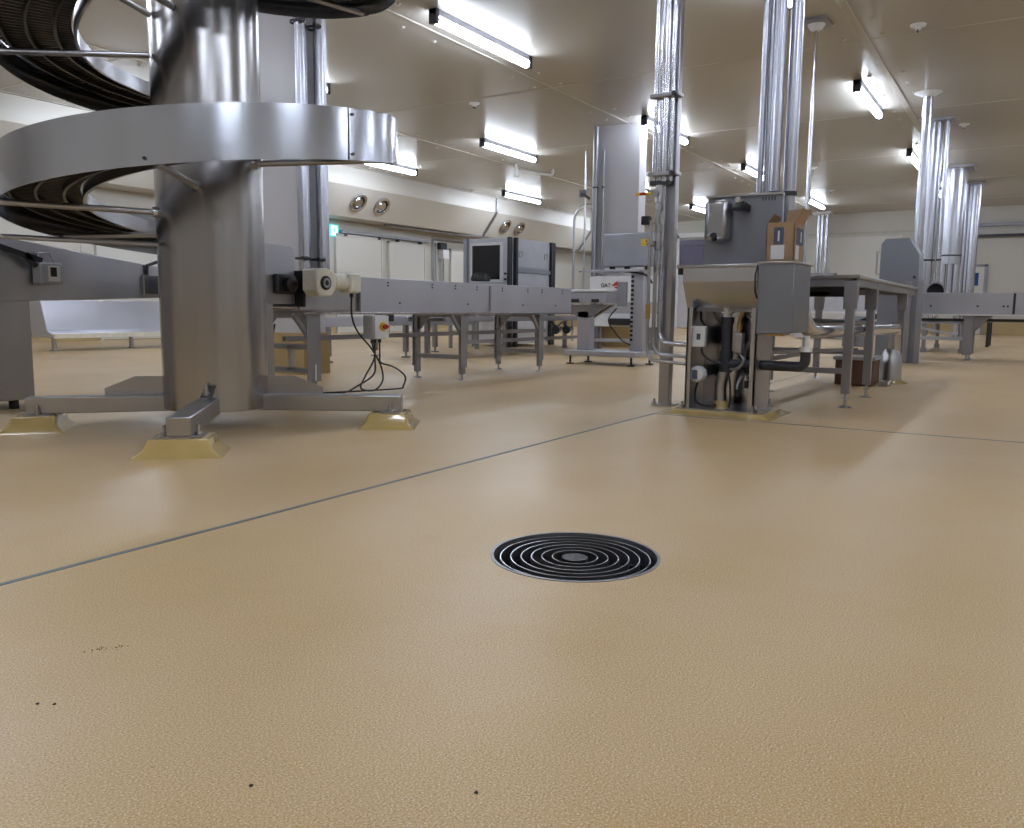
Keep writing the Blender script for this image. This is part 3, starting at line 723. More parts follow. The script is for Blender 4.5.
for y in (4.62, 4.9): MB().box(9.335, 9.35, y - .05, y + .05, .77, .81).build('latch', DARKSTEEL, t)
col = MB().box(9.55, 9.70, 4.07, 4.24, .175, 1.16).build('column', SHEET, t, .006)
z = .3
while z < 1.1: MB().box(9.545, 9.55, 4.20, 4.235, z, z + .03).build('slot', BLACK, col); z += .055
MB().box(9.4, 9.7, 4.05, 4.75, 1.14, 1.17).bar((9.45, 4.9, 1.155), (9.45, 4.4, 1.13), .05, .02).build('shelf', SHEET, t, .003)
MB().box(9.5, 9.75, 3.93, 4.60, 1.21, 1.61).build('display_box', GREYBOX, t, .012)
MB().box(9.496, 9.5, 3.96, 4.10, 1.45, 1.53).build('warning_label', YELLOW, t)
MB().prism([(9.495, 4.0, 1.465), (9.495, 4.06, 1.465), (9.495, 4.03, 1.515)], (-.002, 0, 0)).build('warning_mark', BLACK, t)
for y in (4.03, 4.3, 4.5): MB().box(9.52, 9.6, y - .02, y + .02, 1.17, 1.21).build('spacer', BLACK, t)
MB().tube([(9.6, 4.5, 1.14), (9.5, 4.3, 1.15), (9.42, 4.0, 1.1), (9.4, 3.9, 1.0)], .012, smooth=True).build('cable', BLACK, t)
MB().tube([(9.5, 4.4, .7), (9.48, 4.5, .55), (9.48, 4.4, .4), (9.48, 4.3, .3), (9.5, 4.2, .25)], .008, smooth=True).build('cable', BLACK, t)
MB().box(9.5, 9.55, 4.28, 4.40, .72, 1.02).build('side_plate', GREYBOX, t, .004)

t = thing('metal_detector', 'pale machine with a small red triangle logo behind the weighing belt', 'machine', (12.0, 5.3, 0))
MB().box(11.9, 12.3, 4.9, 6.05, .42, .62).build('lower_body', WHITE, t, .01)
MB().box(11.92, 12.2, 4.9, 6.0, .80, 1.20).build('upper_body', WHITE, t, .01)
MB().box(11.95, 12.0, 5.0, 5.1, .62, .8).box(11.95, 12.0, 5.8, 5.9, .62, .8).build('supports', DULL, t)
MB().prism([(11.915, 5.42, 1.05), (11.915, 5.62, 1.05), (11.915, 5.52, 1.12)], (-.005, 0, 0)).prism([(11.915, 5.46, 1.035), (11.915, 5.58, 1.035), (11.915, 5.52, 1.0)], (-.005, 0, 0)).build('logo', RED, t)
fc = bpy.data.curves.new('lettering', 'FONT'); fc.body = 'GAT'; fc.size = .085; fc.extrude = .002
fo = bpy.data.objects.new('lettering_source', fc)
me = bpy.data.meshes.new_from_object(fo); me.name = 'lettering'; me.materials.clear(); me.materials.append(DARKSTEEL)
bpy.data.objects.remove(fo)
lt = put(bpy.data.objects.new('lettering', me), t); lt.location = (11.912 - 12.0, 5.80 - 5.3, 1.03); lt.rotation_euler = (pi / 2, 0, -pi / 2)
for (x, y) in ((11.95, 4.95), (12.2, 4.95), (11.95, 5.95), (12.2, 5.95)): MB().box(x - .03, x + .03, y - .03, y + .03, 0, .42).build('leg', DULL, t)
MB().box(11.9, 12.3, 4.95, 6.0, .18, .22).build('cross_bar', SHEET, t)
for x, y in ((11.8, 5.1),): MB().box(x, x + .1, y, y + .5, .45, .55).build('motor', BLACK, t, .02)
tag(MB().box(12.5, 12.9, 5.2, 5.5, 0, .3).build('storage_bin', COVE, solo=(12.7, 5.35, 0)), 'tan bin standing under the pale machine behind the weighing stand', 'bin')

# ------------------------------------------------------------------ post with clamped pipes (centre right)
t = thing('pipe_post', 'tall steel post carrying clamped vertical pipes down to the floor left of the sink', 'pipe post', (5.66, 2.2, 0))
MB().box(5.62, 5.69, 2.18, 2.26, 0, CH).build('post', STEEL, t, .006)
MB().box(5.58, 5.73, 2.145, 2.295, 0, .012).build('base_plate', STEEL, t)
for (x, y) in ((5.6, 2.16), (5.6, 2.28)): MB().cyl((x, y, .01), (x, y, .05), .009, n=8).cyl((x, y, .012), (x, y, .028), .017, n=6).build('anchor_bolt', STEEL, t)
for (x, y, r) in ((5.56, 2.315, .016), (5.58, 2.278, .02), (5.55, 2.236, .02), (5.56, 2.197, .016)):
    MB().cyl((x, y, 1.56), (x, y, CH), r, n=20).build('pipe', POLISH, t)
for z in (1.60, 2.12, 3.0):
    MB().box(5.52, 5.62, 2.14, 2.35, z, z + .025).build('clamp', STEEL, t, .004)
    MB().cyl((5.52, 2.17, z + .012), (5.50, 2.17, z + .012), .016, n=8).build('clamp_knob', DARKSTEEL, t)
MB().box(5.54, 5.60, 2.2, 2.34, 1.54, 1.57).build('manifold', DARKSTEEL, t)
MB().tube([(5.56, 2.285, 1.55), (5.56, 2.285, .42), (5.56, 2.24, .37), (5.40, 1.95, .37)], .014, fillet=.05).build('supply_pipe', STEEL, t)
MB().tube([(5.58, 2.25, 1.55), (5.58, 2.25, .50), (5.56, 2.2, .45), (5.42, 1.95, .45)], .018, fillet=.05).build('supply_pipe', POLISH, t)
MB().tube([(5.53, 2.32, 1.3), (5.53, 2.32, .45), (5.52, 2.30, .33), (5.4, 1.95, .32)], .012, fillet=.05).build('supply_pipe', STEEL, t)
for z in (1.49, 1.37, 1.22, 1.10, .95): MB().cyl((5.56, 2.27, z), (5.56, 2.27, z + .05), .026, n=8).build('pipe_fitting', STEEL, t)
MB().cyl((5.55, 2.27, 1.42), (5.55, 2.27, 1.52), .03, n=14).cyl((5.5, 2.28, 1.48), (5.6, 2.28, 1.48), .022, n=12).build('valve_body', STEEL, t)
MB().box(5.53, 5.545, 2.33, 2.44, 1.475, 1.495).build('valve_handle', YELLOW, t, .003)
MB().box(5.522, 5.53, 2.36, 2.40, 1.477, 1.493).build('valve_handle_mark', RED, t)
MB().cyl((5.54, 2.28, 1.14), (5.54, 2.34, 1.14), .02, n=12).build('valve_body', STEEL, t)
MB().box(5.53, 5.545, 2.31, 2.38, 1.135, 1.155).build('valve_handle', YELLOW, t, .003)
MB().box(5.50, 5.55, 2.32, 2.38, 1.27, 1.33).build('pressure_switch', BLACK, t, .006)
MB().cyl((5.53, 2.32, .62), (5.53, 2.32, .72), .018, n=12).build('pipe_fitting', BRASS, t)

# ------------------------------------------------------------------ sink unit
SX, SY0, SY1 = 5.20, 1.46, 1.96
t = thing('hand_wash_sink', 'stainless hand wash sink on an open pedestal with a tall splash panel', 'sink', (5.45, 1.7, 0))
# bowl: upright apron then slanted front
def loopY(y): return [(SX, y, .97), (SX, y, .865), (SX + .07, y, .70), (5.66, y, .70), (5.72, y, .97)]
MB().prism([(SX + .01, SY0 + .01, .955), (SX + .01, SY0 + .01, .865), (SX + .16, SY0 + .03, .70), (5.66, SY0 + .03, .70), (5.72, SY0 + .01, .955)], (0, SY1 - SY0 - .02, 0)).build('bowl', POLISH, t, flat=True)
MB().box(SX - .01, 5.73, SY0 - .01, SY1 + .03, .95, .972).build('rim', STEEL, t, .006)
MB().box(SX - .0, SX + .05, SY1 + .0, SY1 + .02, .91, .95).build('rim_clip', BLACK, t)
MB().prism([(5.70, SY0, .97), (5.70, SY1 + .03, .97), (5.70, SY1 + .03, 1.41), (5.70, SY1, 1.45), (5.70, SY0, 1.46)], (.03, 0, 0)).build('splash_panel', PANEL, t, .004)
MB().box(5.68, 5.74, SY0, SY1 + .02, 1.445, 1.462).build('panel_top', POLISH, t, .003)
mb = MB()
for k in range(5): mb.box(5.697, 5.70, SY0 + .05 + k * .02, SY0 + .057 + k * .02, 1.41, 1.435)
mb.build('vent_slits', DARKSTEEL, t)
MB().box(SX + .18, 5.66, SY0 + .04, SY1 - .05, .675, .70).build('under_frame', DULL, t)
# pedestal cabinet open at the front
MB().box(5.62, 5.64, SY0 + .03, SY1 - .02, .03, .70).build('back_panel', POLISH, t)
MB().box(SX + .10, 5.64, SY1 - .03, SY1 - .015, .03, .70).box(SX + .10, SX + .115, SY1 - .05, SY1 - .015, .03, .70).build('side_panel', STEEL, t, .002)
MB().box(SX + .10, 5.64, SY0 + .02, SY0 + .035, .03, .70).box(SX + .10, SX + .115, SY0 + .02, SY0 + .06, .03, .70).build('side_panel', STEEL, t, .002)
MB().box(SX + .08, 5.66, SY0 + .0, SY1, .03, .038).build('base_plate', STEEL, t)
for (x, y) in ((SX + .1, SY0 - .01), (SX + .1, SY0 + .03), (SX + .1, SY1 + .0)): MB().cyl((x, y, .03), (x, y, .08), .009, n=8).cyl((x, y, .035), (x, y, .055), .018, n=6).build('anchor_bolt', STEEL, t)
l = MB().box(5.72, 5.79, 1.99, 2.06, .09, .95).build('leg', DULL, t, .003)
MB().cyl((5.755, 2.025, 0), (5.755, 2.025, .015), .05, n=18).cyl((5.755, 2.025, .01), (5.755, 2.025, .1), .013, n=10).build('levelling_foot', STEEL, l)
# drain plumbing
MB().cyl((5.42, 1.71, .70), (5.42, 1.71, .665), .045, .04).cyl((5.42, 1.71, .665), (5.42, 1.71, .63), .028).build('drain_collar', WHITE, t)
MB().cyl((5.42, 1.71, .635), (5.42, 1.71, .36), .037).cyl((5.42, 1.71, .64), (5.42, 1.71, .60), .044).cyl((5.42, 1.71, .42), (5.42, 1.71, .37), .044).build('drain_pipe', DRAIN, t)
MB().tube([(5.42, 1.73, .335), (5.40, 1.30, .335), (5.40, 1.20, .335), (5.40, 1.20, .44)], .032, n=16, fillet=.07).cyl((5.41, 1.50, .335), (5.41, 1.55, .335), .04).cyl((5.42, 1.71, .28), (5.42, 1.71, .38), .044).build('drain_branch', DRAIN, t)
MB().cyl((5.40, 1.20, .43), (5.40, 1.20, .46), .04).cyl((5.40, 1.20, .46), (5.40, 1.20, .53), .022).build('branch_collar', WHITE, t)
MB().tube([(5.42, 1.71, .30), (5.42, 1.73, .24), (5.42, 1.74, .18), (5.42, 1.73, .04)], .038, n=18, fillet=.08).build('floor_pipe', STEEL, t)
MB().lathe((5.42, 1.73, .03), (0, 0, 1), [(.06, 0), (.05, .02), (.046, .06), (.0, .06)], 20).build('resin_sleeve', RESIN, t)
MB().box(5.33, 5.37, 1.83, 1.93, .44, .58).build('electrical_box', WHITE, t, .008)
MB().box(5.37, 5.42, 1.84, 1.95, .44, .58).build('electrical_box_back', GREYBOX, t, .008)
MB().box(5.326, 5.33, 1.86, 1.885, .49, .53).build('box_label', PRINT, t)
MB().lathe((5.36, 1.88, .26), (-1, 0, 0), [(.0, -.04), (.055, -.04), (.055, .02), (.045, .035), (0, .035)], 10).build('solenoid_box', WHITE, t)
MB().box(5.31, 5.325, 1.87, 1.9, .23, .29).build('box_label', PRINT, t)
MB().box(5.40, 5.46, 1.6, 1.66, .40, .54).build('regulator', STEEL, t, .01)
MB().tube([(5.42, 1.61, .68), (5.42, 1.63, .63), (5.42, 1.63, .54)], .012, fillet=.03).cyl((5.42, 1.63, .56), (5.42, 1.63, .60), .018, n=8).build('brass_fitting', BRASS, t)
def hose(pts, m=BLACK, r=.007): MB().tube(pts, r, n=8, smooth=True).build('hose', m, t)
hose([(5.36, 1.86, .44), (5.35, 1.85, .40), (5.35, 1.8, .36), (5.34, 1.7, .33), (5.34, 1.66, .25), (5.35, 1.65, .12), (5.36, 1.66, .05)])
hose([(5.35, 1.87, .22), (5.35, 1.89, .14), (5.36, 1.88, .07), (5.36, 1.8, .05), (5.37, 1.75, .06)])
hose([(5.42, 1.62, .40), (5.38, 1.58, .36), (5.38, 1.62, .31), (5.4, 1.68, .30)], STEEL, .010)
hose([(5.46, 1.60, .66), (5.47, 1.56, .60), (5.47, 1.57, .5), (5.46, 1.60, .40), (5.44, 1.59, .30), (5.40, 1.62, .2), (5.40, 1.62, .13)], STEEL, .010)
hose([(5.5, 1.55, .66), (5.5, 1.52, .55), (5.5, 1.54, .4), (5.45, 1.57, .3), (5.4, 1.55, .2)], STEEL, .010)
hose([(5.42, 1.6, .30), (5.42, 1.56, .26), (5.40, 1.51, .2), (5.40, 1.50, .13)], BLACK, .009)
hose([(5.5, 1.92, .68), (5.45, 1.90, .62), (5.42, 1.86, .58)], DARKSTEEL, .008)
for (y, z) in ((1.62, .12), (1.56, .18), (1.51, .10)): MB().cyl((5.40, y, z), (5.40, y, z + .05), .017, n=10).build('hose_end', DARKSTEEL, t)
# dispenser + spout
d = thing('soap_dispenser', 'rounded stainless soap dispenser fixed on the sink splash panel', 'dispenser', (5.66, 1.88, 1.15))
MB().box(5.58, 5.70, 1.80, 1.945, 1.15, 1.42).build('body', STEEL, d, .025)
MB().cyl((5.60, 1.88, 1.165), (5.565, 1.88, 1.185), .022, n=16).build('nozzle', BLACK, d)
MB().cyl((5.575, 1.915, 1.19), (5.565, 1.915, 1.19), .012, n=12).build('lock', POLISH, d)
d = thing('sensor_tap', 'black sensor tap projecting from the splash panel beside the dispenser', 'tap', (5.66, 1.72, 1.37))
MB().prism([(5.70, 1.67, 1.39), (5.70, 1.67, 1.345), (5.56, 1.70, 1.345), (5.56, 1.70, 1.36), (5.62, 1.68, 1.40)], (0, .075, 0)).build('spout', BLACK, d, .008)
MB().cyl((5.7, 1.745, 1.42), (5.64, 1.745, 1.42), .02).cyl((5.7, 1.71, 1.40), (5.6, 1.71, 1.41), .012, n=12).build('mount', POLISH, d)
# yellow plinth
mb = MB(); rows = []
for g_, z in ((.08, 0), (.03, .02), (.02, .03)): rows.append([mb.bm.verts.new(p) for p in ((SX + .08 - g_, SY0 - .03 - g_, z), (5.68 + g_, SY0 - .03 - g_, z), (5.68 + g_, SY1 + .03 + g_, z), (SX + .08 - g_, SY1 + .03 + g_, z))])
for A, B in zip(rows, rows[1:]):
    for k in range(4): mb.bm.faces.new((A[k], A[(k + 1) % 4], B[(k + 1) % 4], B[k]))
mb.bm.faces.new(rows[-1])
tag(mb.build('resin_pad', RESIN, bevel=.006, solo=(5.45, 1.7, 0)), 'low yellow resin pad under the open sink pedestal', 'floor pad')

# container and cardboard box
t = thing('waste_container', 'plain grey steel container fixed to the right of the sink', 'container', (5.4, 1.34, .54))
MB().prism([(5.16, 1.23, .55), (5.16, 1.45, .54), (5.16, 1.45, .975), (5.16, 1.235, .975)], (.42, 0, 0)).build('body', PANEL, t, .006)
MB().box(5.15, 5.59, 1.225, 1.458, .965, .98).build('lid', STEEL, t, .004)
MB().tube([(5.16, 1.455, .96), (5.14, 1.462, .9), (5.14, 1.46, .80), (5.17, 1.455, .76)], .006).build('side_clip', BLACK, t)
MB().box(5.20, 5.30, 1.3, 1.4, .53, .55).build('bottom_bracket', BRASS, t)
b = thing('cardboard_box', 'open brown cardboard box with blue-grey printed panel on top of the steel container', 'cardboard box', (5.42, 1.36, .98))
bx0, bx1, by0, by1, bz0, bz1 = 5.32, 5.56, 1.285, 1.455, .982, 1.225
mb = MB()
mb.box(bx0, bx0 + .004, by0, by1, bz0, bz1); mb.box(bx1 - .004, bx1, by0, by1, bz0, bz1); mb.box(bx0, bx1, by0, by0 + .004, bz0, bz1); mb.box(bx0, bx1, by1 - .004, by1, bz0, bz1); mb.box(bx0, bx1, by0, by1, bz0, bz0 + .004)
mb.build('carton', CARD, b)
MB().prism([(bx0, by1, bz1), (bx1, by1, bz1), (bx1 - .03, by1 - .03, bz1 + .055), (bx0 + .02, by1 - .03, bz1 + .055)], (0, -.004, .0)).build('flap', CARD, b)
MB().prism([(bx0, by0, bz1), (bx1, by0, bz1), (bx1, by0 - .035, bz1 + .085), (bx0 + .03, by0 - .035, bz1 + .085)], (0, .004, 0)).build('flap', CARD, b)
MB().prism([(bx1, by0, bz1), (bx1, by1 - .05, bz1), (bx1 + .02, by1 - .06, bz1 + .10), (bx1 + .02, by0 - .04, bz1 + .095)], (-.004, 0, 0)).build('flap', CARD, b)
MB().box(bx0 - .0015, bx0, by0 + .065, by1 - .045, bz0 + .11, bz1 - .03).build('printed_panel', PRINT, b)
MB().box(bx0 - .003, bx0 - .0015, by0 + .09, by0 + .10, bz0 + .13, bz1 - .05).build('print_mark', LABEL, b)
MB().box(bx0 - .0015, bx0, by0 + .058, by1 - .03, bz0 + .02, bz0 + .105).build('paper_label', LABEL, b)
MB().box(bx0 + .04, bx0 + .12, by0 - .0015, by0, bz0 + .02, bz0 + .105).build('paper_label', LABEL, b)
MB().box(bx0 + .05, bx1 - .02, by0 - .0015, by0, bz0 + .11, bz1 - .03).build('printed_panel', PRINT, b)
MB().box(bx0 + .15, bx0 + .17, by0 - .003, by0 - .0015, bz0 + .13, bz1 - .05).build('print_mark', LABEL, b)

# tall pipes behind the sink
p = pipes('pipe_bundle', 'group of tall bright steel pipes rising to the ceiling behind the sink panel', (6.1, 1.63, 0),
          [(6.10, 1.735, .022, 0.95, CH), (6.12, 1.69, .024, .95, CH), (6.08, 1.655, .018, .95, CH), (6.05, 1.615, .034, .02, CH), (6.12, 1.53, .045, .95, CH)], (1.5,))
MB().cyl((6.05, 1.615, 0), (6.05, 1.615, .02), .07, n=20).build('base_plate', STEEL, p)
for (x, y) in ((6.01, 1.57), (6.01, 1.66)): MB().cyl((x, y, .02), (x, y, .06), .012, n=8).build('anchor_bolt', STEEL, p)
MB().box(6.03, 6.14, 1.5, 1.76, .93, .96).build('bottom_manifold', STEEL, p)

r = thing('ceiling_rod', 'thin steel rod hanging from a ceiling plate behind the cardboard box', 'rod', (10.42, 2.39, CH))
MB().cyl((10.42, 2.39, .95), (10.42, 2.39, CH - .06), .022, n=16).build('rod', POLISH, r)
MB().box(10.22, 10.62, 2.24, 2.54, CH - .03, CH).build('ceiling_plate', DULL, r)
MB().lathe((10.42, 2.39, CH - .03), (0, 0, -1), [(.1, 0), (.07, .05), (.03, .07), (0, .07)], 20).build('cover_cone', WHITE, r)

# ------------------------------------------------------------------ work table
t = thing('work_table', 'long stainless work table on square legs right of the sink', 'table', (7.9, 1.5, 0))
MB().box(6.25, 9.7, 1.05, 1.95, .915, .94).build('tabletop', STEEL, t, .006)
MB().box(6.27, 6.31, 1.07, 1.93, .86, .915).box(6.27, 9.68, 1.07, 1.11, .86, .915).box(6.27, 9.68, 1.89, 1.93, .86, .915).box(7.1, 7.14, 1.1, 1.9, .85, .915).box(9.64, 9.68, 1.07, 1.93, .86, .915).build('under_frame', DULL, t, .003)
MB().box(6.5, 7.0, 1.3, 1.8, .80, .83).box(6.5, 6.53, 1.1, 1.9, .79, .86).build('drawer_runner', DARKSTEEL, t)
for x in (6.30, 7.18, 9.0):
    for y in (1.11, 1.89):
        l = MB().box(x - .03, x + .03, y - .03, y + .03, .10, .90).prism([(x - .035, y - .045, .90), (x + .035, y - .045, .90), (x + .035, y - .045, .78), (x + .0, y - .045, .70), (x - .035, y - .045, .70)], (0, .09, 0)).build('leg', DULL, t, .004)
        MB().cyl((x, y, 0), (x, y, .012), .055, .03, n=18).cyl((x, y, .012), (x, y, .11), .012, n=10).cyl((x, y, .06), (x, y, .075), .022, n=6).build('levelling_foot', STEEL, l)
MB().box(6.28, 6.32, 1.1, 1.9, .24, .28).box(7.16, 7.2, 1.1, 1.9, .34, .38).box(6.3, 9.0, 1.87, 1.91, .26, .30).bar((6.3, 1.9, .36), (7.2, 1.2, .38), .03, .03).build('cross_bar', DULL, t, .003)

# large bent pipe to the floor
t = thing('drain_pipe', 'thick bent steel pipe running under the table down to the floor', 'pipe', (8.8, 1.15, 0))
MB().tube([(5.66, 1.34, .85), (5.70, 1.28, .57), (5.95, 1.25, .55), (8.80, 1.13, .53), (8.80, 1.13, .4), (8.80, 1.13, .0)], .055, n=22, fillet=.2, steps=10).build('pipe', POLISH, t)
MB().lathe((8.80, 1.15, 0), (0, 0, 1), [(.10, 0), (.10, .2), (.075, .3), (.058, .33)], 24).build('reducer', STEEL, t)
MB().lathe((8.80, 1.15, 0), (0, 0, 1), [(.16, 0), (.12, .02), (.1, .03)], 24).build('resin_collar', RESIN, t)
MB().tube([(6.0, 1.30, .62), (8.2, 1.22, .585)], .016).build('parallel_pipe', DARKSTEEL, t)
t = thing('crate', 'dark brown crate with a grey lid on the floor under the table', 'crate', (8.35, 1.35, 0))
MB().box(8.2, 8.6, 1.22, 1.55, .01, .24).build('body', BROWN, t, .008)
MB().box(8.18, 8.62, 1.2, 1.57, .24, .27).build('lid', SHEET, t, .006)
MB().box(8.3, 8.5, 1.10, 1.18, .0, .05).build('foot', STEEL, t)

# far counter seen under the table
t = thing('far_counter', 'long grey counter near the back wall seen under the work table', 'counter', (25, 5, 0))
MB().box(24.5, 25.2, 2.6, 7.6, .70, 1.12).build('front', LIGHTGREY, t, .01)
MB().box(24.45, 25.2, 2.6, 7.6, .64, .70).build('light_edge', WHITE, t, .004)
for y in (2.8, 4.4, 6.0, 7.4): MB().box(24.6, 24.7, y - .05, y + .05, 0, .64).build('leg', DULL, t)
for i, (y, c) in enumerate(((4.9, 'left'), (3.9, 'right'))):
    tag(MB().box(22, 22.6, y - .3 + i * .1, y + .3 + i * .25, .02, .5).box(22, 22.02, y - .1, y + .2, .5, .55).build('floor_cabinet', LIGHTGREY, bevel=.01, solo=(22.3, y, 0)), c + ' one of two low pale cabinets seen far away under the table', 'cabinet')
t = thing('small_machine', 'small grey machine with a black tilted arm seen between the table legs', 'machine', (15, 2.6, 0))
MB().box(15, 15.5, 2.35, 2.75, .1, .62).build('body', GREYBOX, t, .01)
MB().bar((14.95, 2.75, .4), (14.95, 2.2, .62), .05, .08).build('arm', BLACK, t)
MB().cyl((14.95, 2.6, .05), (14.95, 2.6, .3), .06).cyl((14.95, 2.3, .05), (14.95, 2.3, .3), .05).build('cylinder', STEEL, t)
for y in (2.4, 2.7): MB().cyl((15.2, y, 0), (15.2, y, .1), .03).build('foot', BLACK, t)

# tall steel cabinet
t = thing('steel_cabinet', 'tall narrow steel cabinet with a chamfered top beyond the table', 'cabinet', (12.8, 1.5, 0))
MB().prism([(12.4, 1.84, .0), (12.4, 1.84, 1.60), (12.4, 1.79, 1.67), (12.4, 1.50, 1.67), (12.4, 1.36, 1.45), (12.4, 1.34, 0)], (.5, 0, 0)).build('body', PANEL, t, .008)
MB().box(12.35, 12.39, 1.42, 1.50, 0, 1.1).box(12.35, 12.39, 1.28, 1.35, 0, 1.1).build('channel', DULL, t, .003)
MB().tube([(12.38, 1.84, 1.5), (12.38, 1.88, 1.5), (12.38, 1.88, 1.2), (12.38, 1.84, 1.2)], .012).build('handle', STEEL, t)
MB().tube([(12.38, 2.05, .93), (12.38, 2.05, 1.05), (12.38, 1.84, 1.05)], .012, fillet=.04).build('hook_rail', STEEL, t)
MB().cyl((12.38, 1.40, 1.15), (12.36, 1.40, 1.15), .02, n=12).build('lock', DARKSTEEL, t)

# ------------------------------------------------------------------ ducts on the right
p = pipes('steel_duct', 'slim bright pipe with white ceiling flange, leftmost of the ducts on the right', (14.5, 1.6, 0), [(14.5, 1.62, .07, 0, CH)], cat='duct')
MB().lathe((14.5, 1.62, CH), (0, 0, -1), [(.2, 0), (.14, .03), (.075, .06)], 24).build('ceiling_flange', WHITE, p)
p = pipes('steel_duct', 'wider steel duct directly behind the slim flanged pipe', (16.6, 1.7, 0), [(16.6, 1.70, .13, .62, CH), (16.5, 1.5, .04, .62, CH)], (1.6,), cat='duct')
MB().box(16.35, 16.9, 1.4, 1.95, CH - .04, CH).build('ceiling_plate', DULL, p)
p = pipes('steel_duct', 'widest steel duct in the group on the right, narrowing into small pipes', (22.2, 1.75, 0), [(22.1, 1.78, .24, 1.8, CH), (22.0, 1.9, .07, .9, 1.8), (22.0, 1.75, .07, .9, 1.8), (22.0, 1.62, .07, .9, 1.8)], (2.0,), cat='duct')
MB().box(21.7, 22.5, 1.4, 2.15, CH - .05, CH).build('ceiling_plate', DULL, p)
p = pipes('steel_duct', 'pair of slender steel pipes, rightmost of the ducts on the right', (25, 1.6, 0), [(24.9, 1.74, .09, 0, CH), (24.9, 1.5, .11, 0, CH), (24.9, 1.62, .05, 0, CH)], cat='duct')
MB().box(24.6, 25.2, 1.3, 1.95, CH - .04, CH).build('ceiling_plate', DULL, p)
p = pipes('steel_duct', 'distant pale pipe between the wide duct and the flanged pipe', (28.5, 2.9, 0), [(28.5, 2.6, .05, 0, CH), (28.5, 2.8, .05, 0, CH)], cat='duct')

# pipe drop on the back
p = pipes('pipe_bundle', 'three thin pipes dropping from the ceiling to a valve frame on the back wall', (29.8, 6.3, 1), [(29.8, 6.15, .05, 1.0, CH), (29.8, 6.3, .04, 1.0, CH), (29.8, 6.42, .05, 1.0, CH)], cat='pipes')
MB().box(29.72, 29.78, 5.75, 6.85, 1.9, 1.98).box(29.72, 29.78, 5.75, 5.81, 1.5, 1.98).box(29.72, 29.78, 6.79, 6.85, 1.5, 1.98).box(29.7, 29.85, 6.05, 6.5, 1.4, 1.8).build('valve_frame', DULL, p)
MB().box(29.6, 30.0, 6.0, 6.6, CH - .08, CH).build('ceiling_plate', WHITE, p)

# ------------------------------------------------------------------ right conveyor
t = thing('cross_conveyor', 'grey steel cross conveyor at the right edge running behind the cabinet', 'conveyor', (13.9, 0, 0))
MB().box(13.65, 13.67, -2.5, 1.75, .66, .97).build('side_panel', SHEET, t, .003)
MB().box(14.30, 14.32, -2.5, 1.75, .66, .97).build('side_panel', SHEET, t, .003)
MB().box(13.60, 13.68, -2.5, 1.75, .645, .665).build('bottom_flange', WHITE, t, .003)
MB().box(13.68, 14.3, -2.5, 1.75, .86, .89).build('belt', GREYBOX, t)
mb = MB()
for y in (1.3, .7, .38, .33, -.1): mb.cyl((13.65, y, .78), (13.635, y, .78), .015, n=8)
mb.box(13.64, 13.65, .24, .27, .67, .96)
mb.build('bolts', DARKSTEEL, t)
for x in (13.72, 14.25):
    for y in (.80, -1.6):
        l = MB().box(x - .04, x + .04, y - .06, y + .06, .08, .66).prism([(x, y - .05, .66), (x, y - .3, .66), (x, y - .05, .4)], (.02, 0, 0)).build('leg', DULL, t, .004)
        MB().cyl((x, y, 0), (x, y, .02), .07, .04, n=16).cyl((x, y, .02), (x, y, .1), .015, n=8).build('levelling_foot', STEEL, l)
MB().box(13.9, 14.0, -2.5, 1.6, .56, .60).build('lower_rail', DARKSTEEL, t)
t = thing('duct_hose', 'black open mouth of a round duct lying on the cross conveyor', 'duct', (14.3, 1.3, .97))
MB().ring((13.95, 1.28, 1.0), (1, .1, 0), .13, .115, .5, 32).build('pipe_wall', STEEL, t)
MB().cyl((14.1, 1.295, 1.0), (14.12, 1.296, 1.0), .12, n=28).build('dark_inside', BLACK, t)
t = thing('frame_stand', 'low steel roller frame under and behind the cross conveyor', 'frame', (17, 1.5, 0))
MB().box(16.0, 18.5, 1.0, 1.05, .5, .56).box(16.0, 18.5, 2.2, 2.25, .5, .56).box(16.0, 16.06, 1.0, 2.25, .5, .56).box(16, 18.5, 1.05, 2.2, .52, .54).bar((16.02, 1.1, .3), (16.02, 2.2, .54), .04, .04).box(16.0, 16.05, 1.0, 2.25, .22, .28).build('rails', SHEET, t, .003)
for x in (16.05, 18.4):
    for y in (1.02, 1.6, 2.22): MB().box(x - .03, x + .03, y - .03, y + .03, .06, .5).cyl((x, y, 0), (x, y, .08), .05, n=12).build('leg', DULL, t)
t = thing('frame_stand', 'small far machine stand right of the roller frame, under the conveyor', 'frame', (20, .9, 0))
MB().box(19.5, 20.5, .75, .8, .5, .58).box(19.5, 20.5, 1.2, 1.25, .5, .58).box(19.5, 20.5, .8, 1.2, .55, .58).build('rails', DULL, t)
for x in (19.55, 20.45):
    for y in (.78, 1.22): MB().box(x - .03, x + .03, y - .03, y + .03, 0, .5).build('leg', DARKSTEEL, t)
t = thing('crate', 'brown crate on castors at the far right edge near the back wall', 'crate', (20.5, -.4, 0))
MB().box(20.3, 20.9, -.85, -.1, .12, .55).build('body', BROWN, t, .01)
MB().box(20.28, 20.92, -.87, -.08, .55, .6).build('lid', DULL, t, .006)
for (x, y) in ((20.4, -.2), (20.4, -.75), (20.8, -.2), (20.8, -.75)): MB().cyl((x, y - .02, .06), (x, y + .02, .06), .06, n=14).box(x - .02, x + .02, y - .02, y + .02, .06, .12).build('castor', BLACK, t)

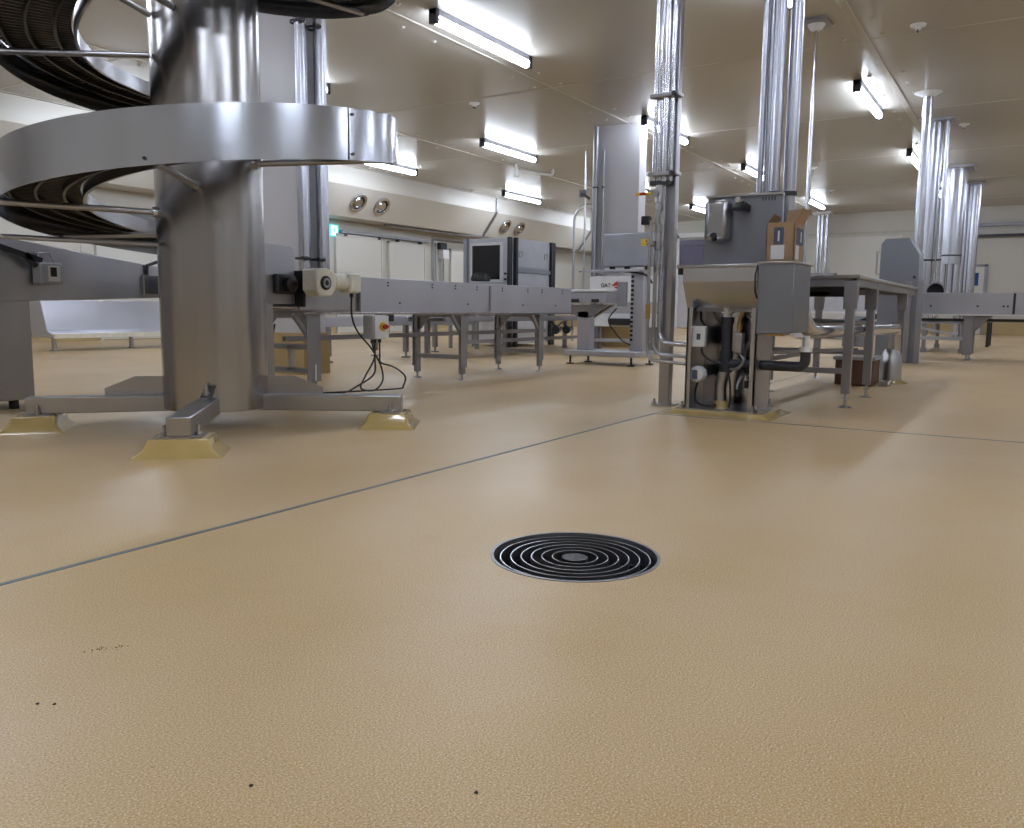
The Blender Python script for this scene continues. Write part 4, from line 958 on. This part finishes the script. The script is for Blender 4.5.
# ------------------------------------------------------------------ ceiling fittings
def sprinkler(x, y, lb):
    t = thing('ceiling_sprinkler', lb, 'sprinkler', (x, y, CH), group='small white fittings on the ceiling')
    MB().lathe((x, y, CH), (0, 0, -1), [(.09, 0), (.08, .02), (.03, .03), (.03, .06), (0, .06)], 20).build('rose', WHITE, t)
    MB().box(x - .03, x + .03, y - .008, y + .008, CH - .085, CH - .06).build('head', DARKSTEEL, t)
    return t
s0 = sprinkler(11.1, 1.4, 'small white ceiling fitting at the top right of the photo')
for x, y, lb in ((17.15, 1.31, 'small white ceiling fitting right of the steel ducts'), (11.6, 8.0, 'small white ceiling fitting left of the near tube lights'), (20.5, 4.6, 'small far ceiling fitting right of the box'), (24.5, 5.0, 'tiny far ceiling fitting near the back wall')):
    dup(s0, (x, y, CH), 0, lb)
t = thing('ceiling_pipe_run', 'short white pipe with two valves under the ceiling left of the far pillar', 'pipe', (17, 9.2, CH))
MB().tube([(16.8, 10.4, CH), (16.8, 10.4, 3.85), (17.8, 10.0, 3.85), (17.8, 10.0, CH)], .03, fillet=.1).build('pipe', WHITE, t)
MB().cyl((16.8, 10.4, 3.7), (16.8, 10.4, 3.86), .05).build('valve', WHITE, t)

# floor debris
for (x, y), lb in specks:
    mb = MB(); bmesh.ops.create_icosphere(mb.bm, subdivisions=2, radius=.003)
    for v in mb.bm.verts: v.co = Vector((v.co.x * random.uniform(.7, 1.3) + x, v.co.y * random.uniform(.7, 1.3) + y, v.co.z * .5 + .0015))
    tag(mb.build('grit_speck', BLACK, solo=(x, y, 0)), lb, 'debris')

# trail of brown residue crumbs on the floor
mb = MB()
for k in range(26):
    t_ = k / 25; px, py = .90 + .05 * t_ + random.gauss(0, .006), 1.535 - .03 * t_ + random.gauss(0, .006)
    r_ = random.uniform(.0008, .002)
    mb.cyl((px, py, .0), (px, py, r_), r_, r_ * .5, n=6)
tag(mb.build('residue', mat('brown_residue', (.10, .07, .03), .7), solo=(.92, 1.52, 0)), 'short trail of fine brown crumbs on the floor at the lower left', 'residue', kind='stuff')
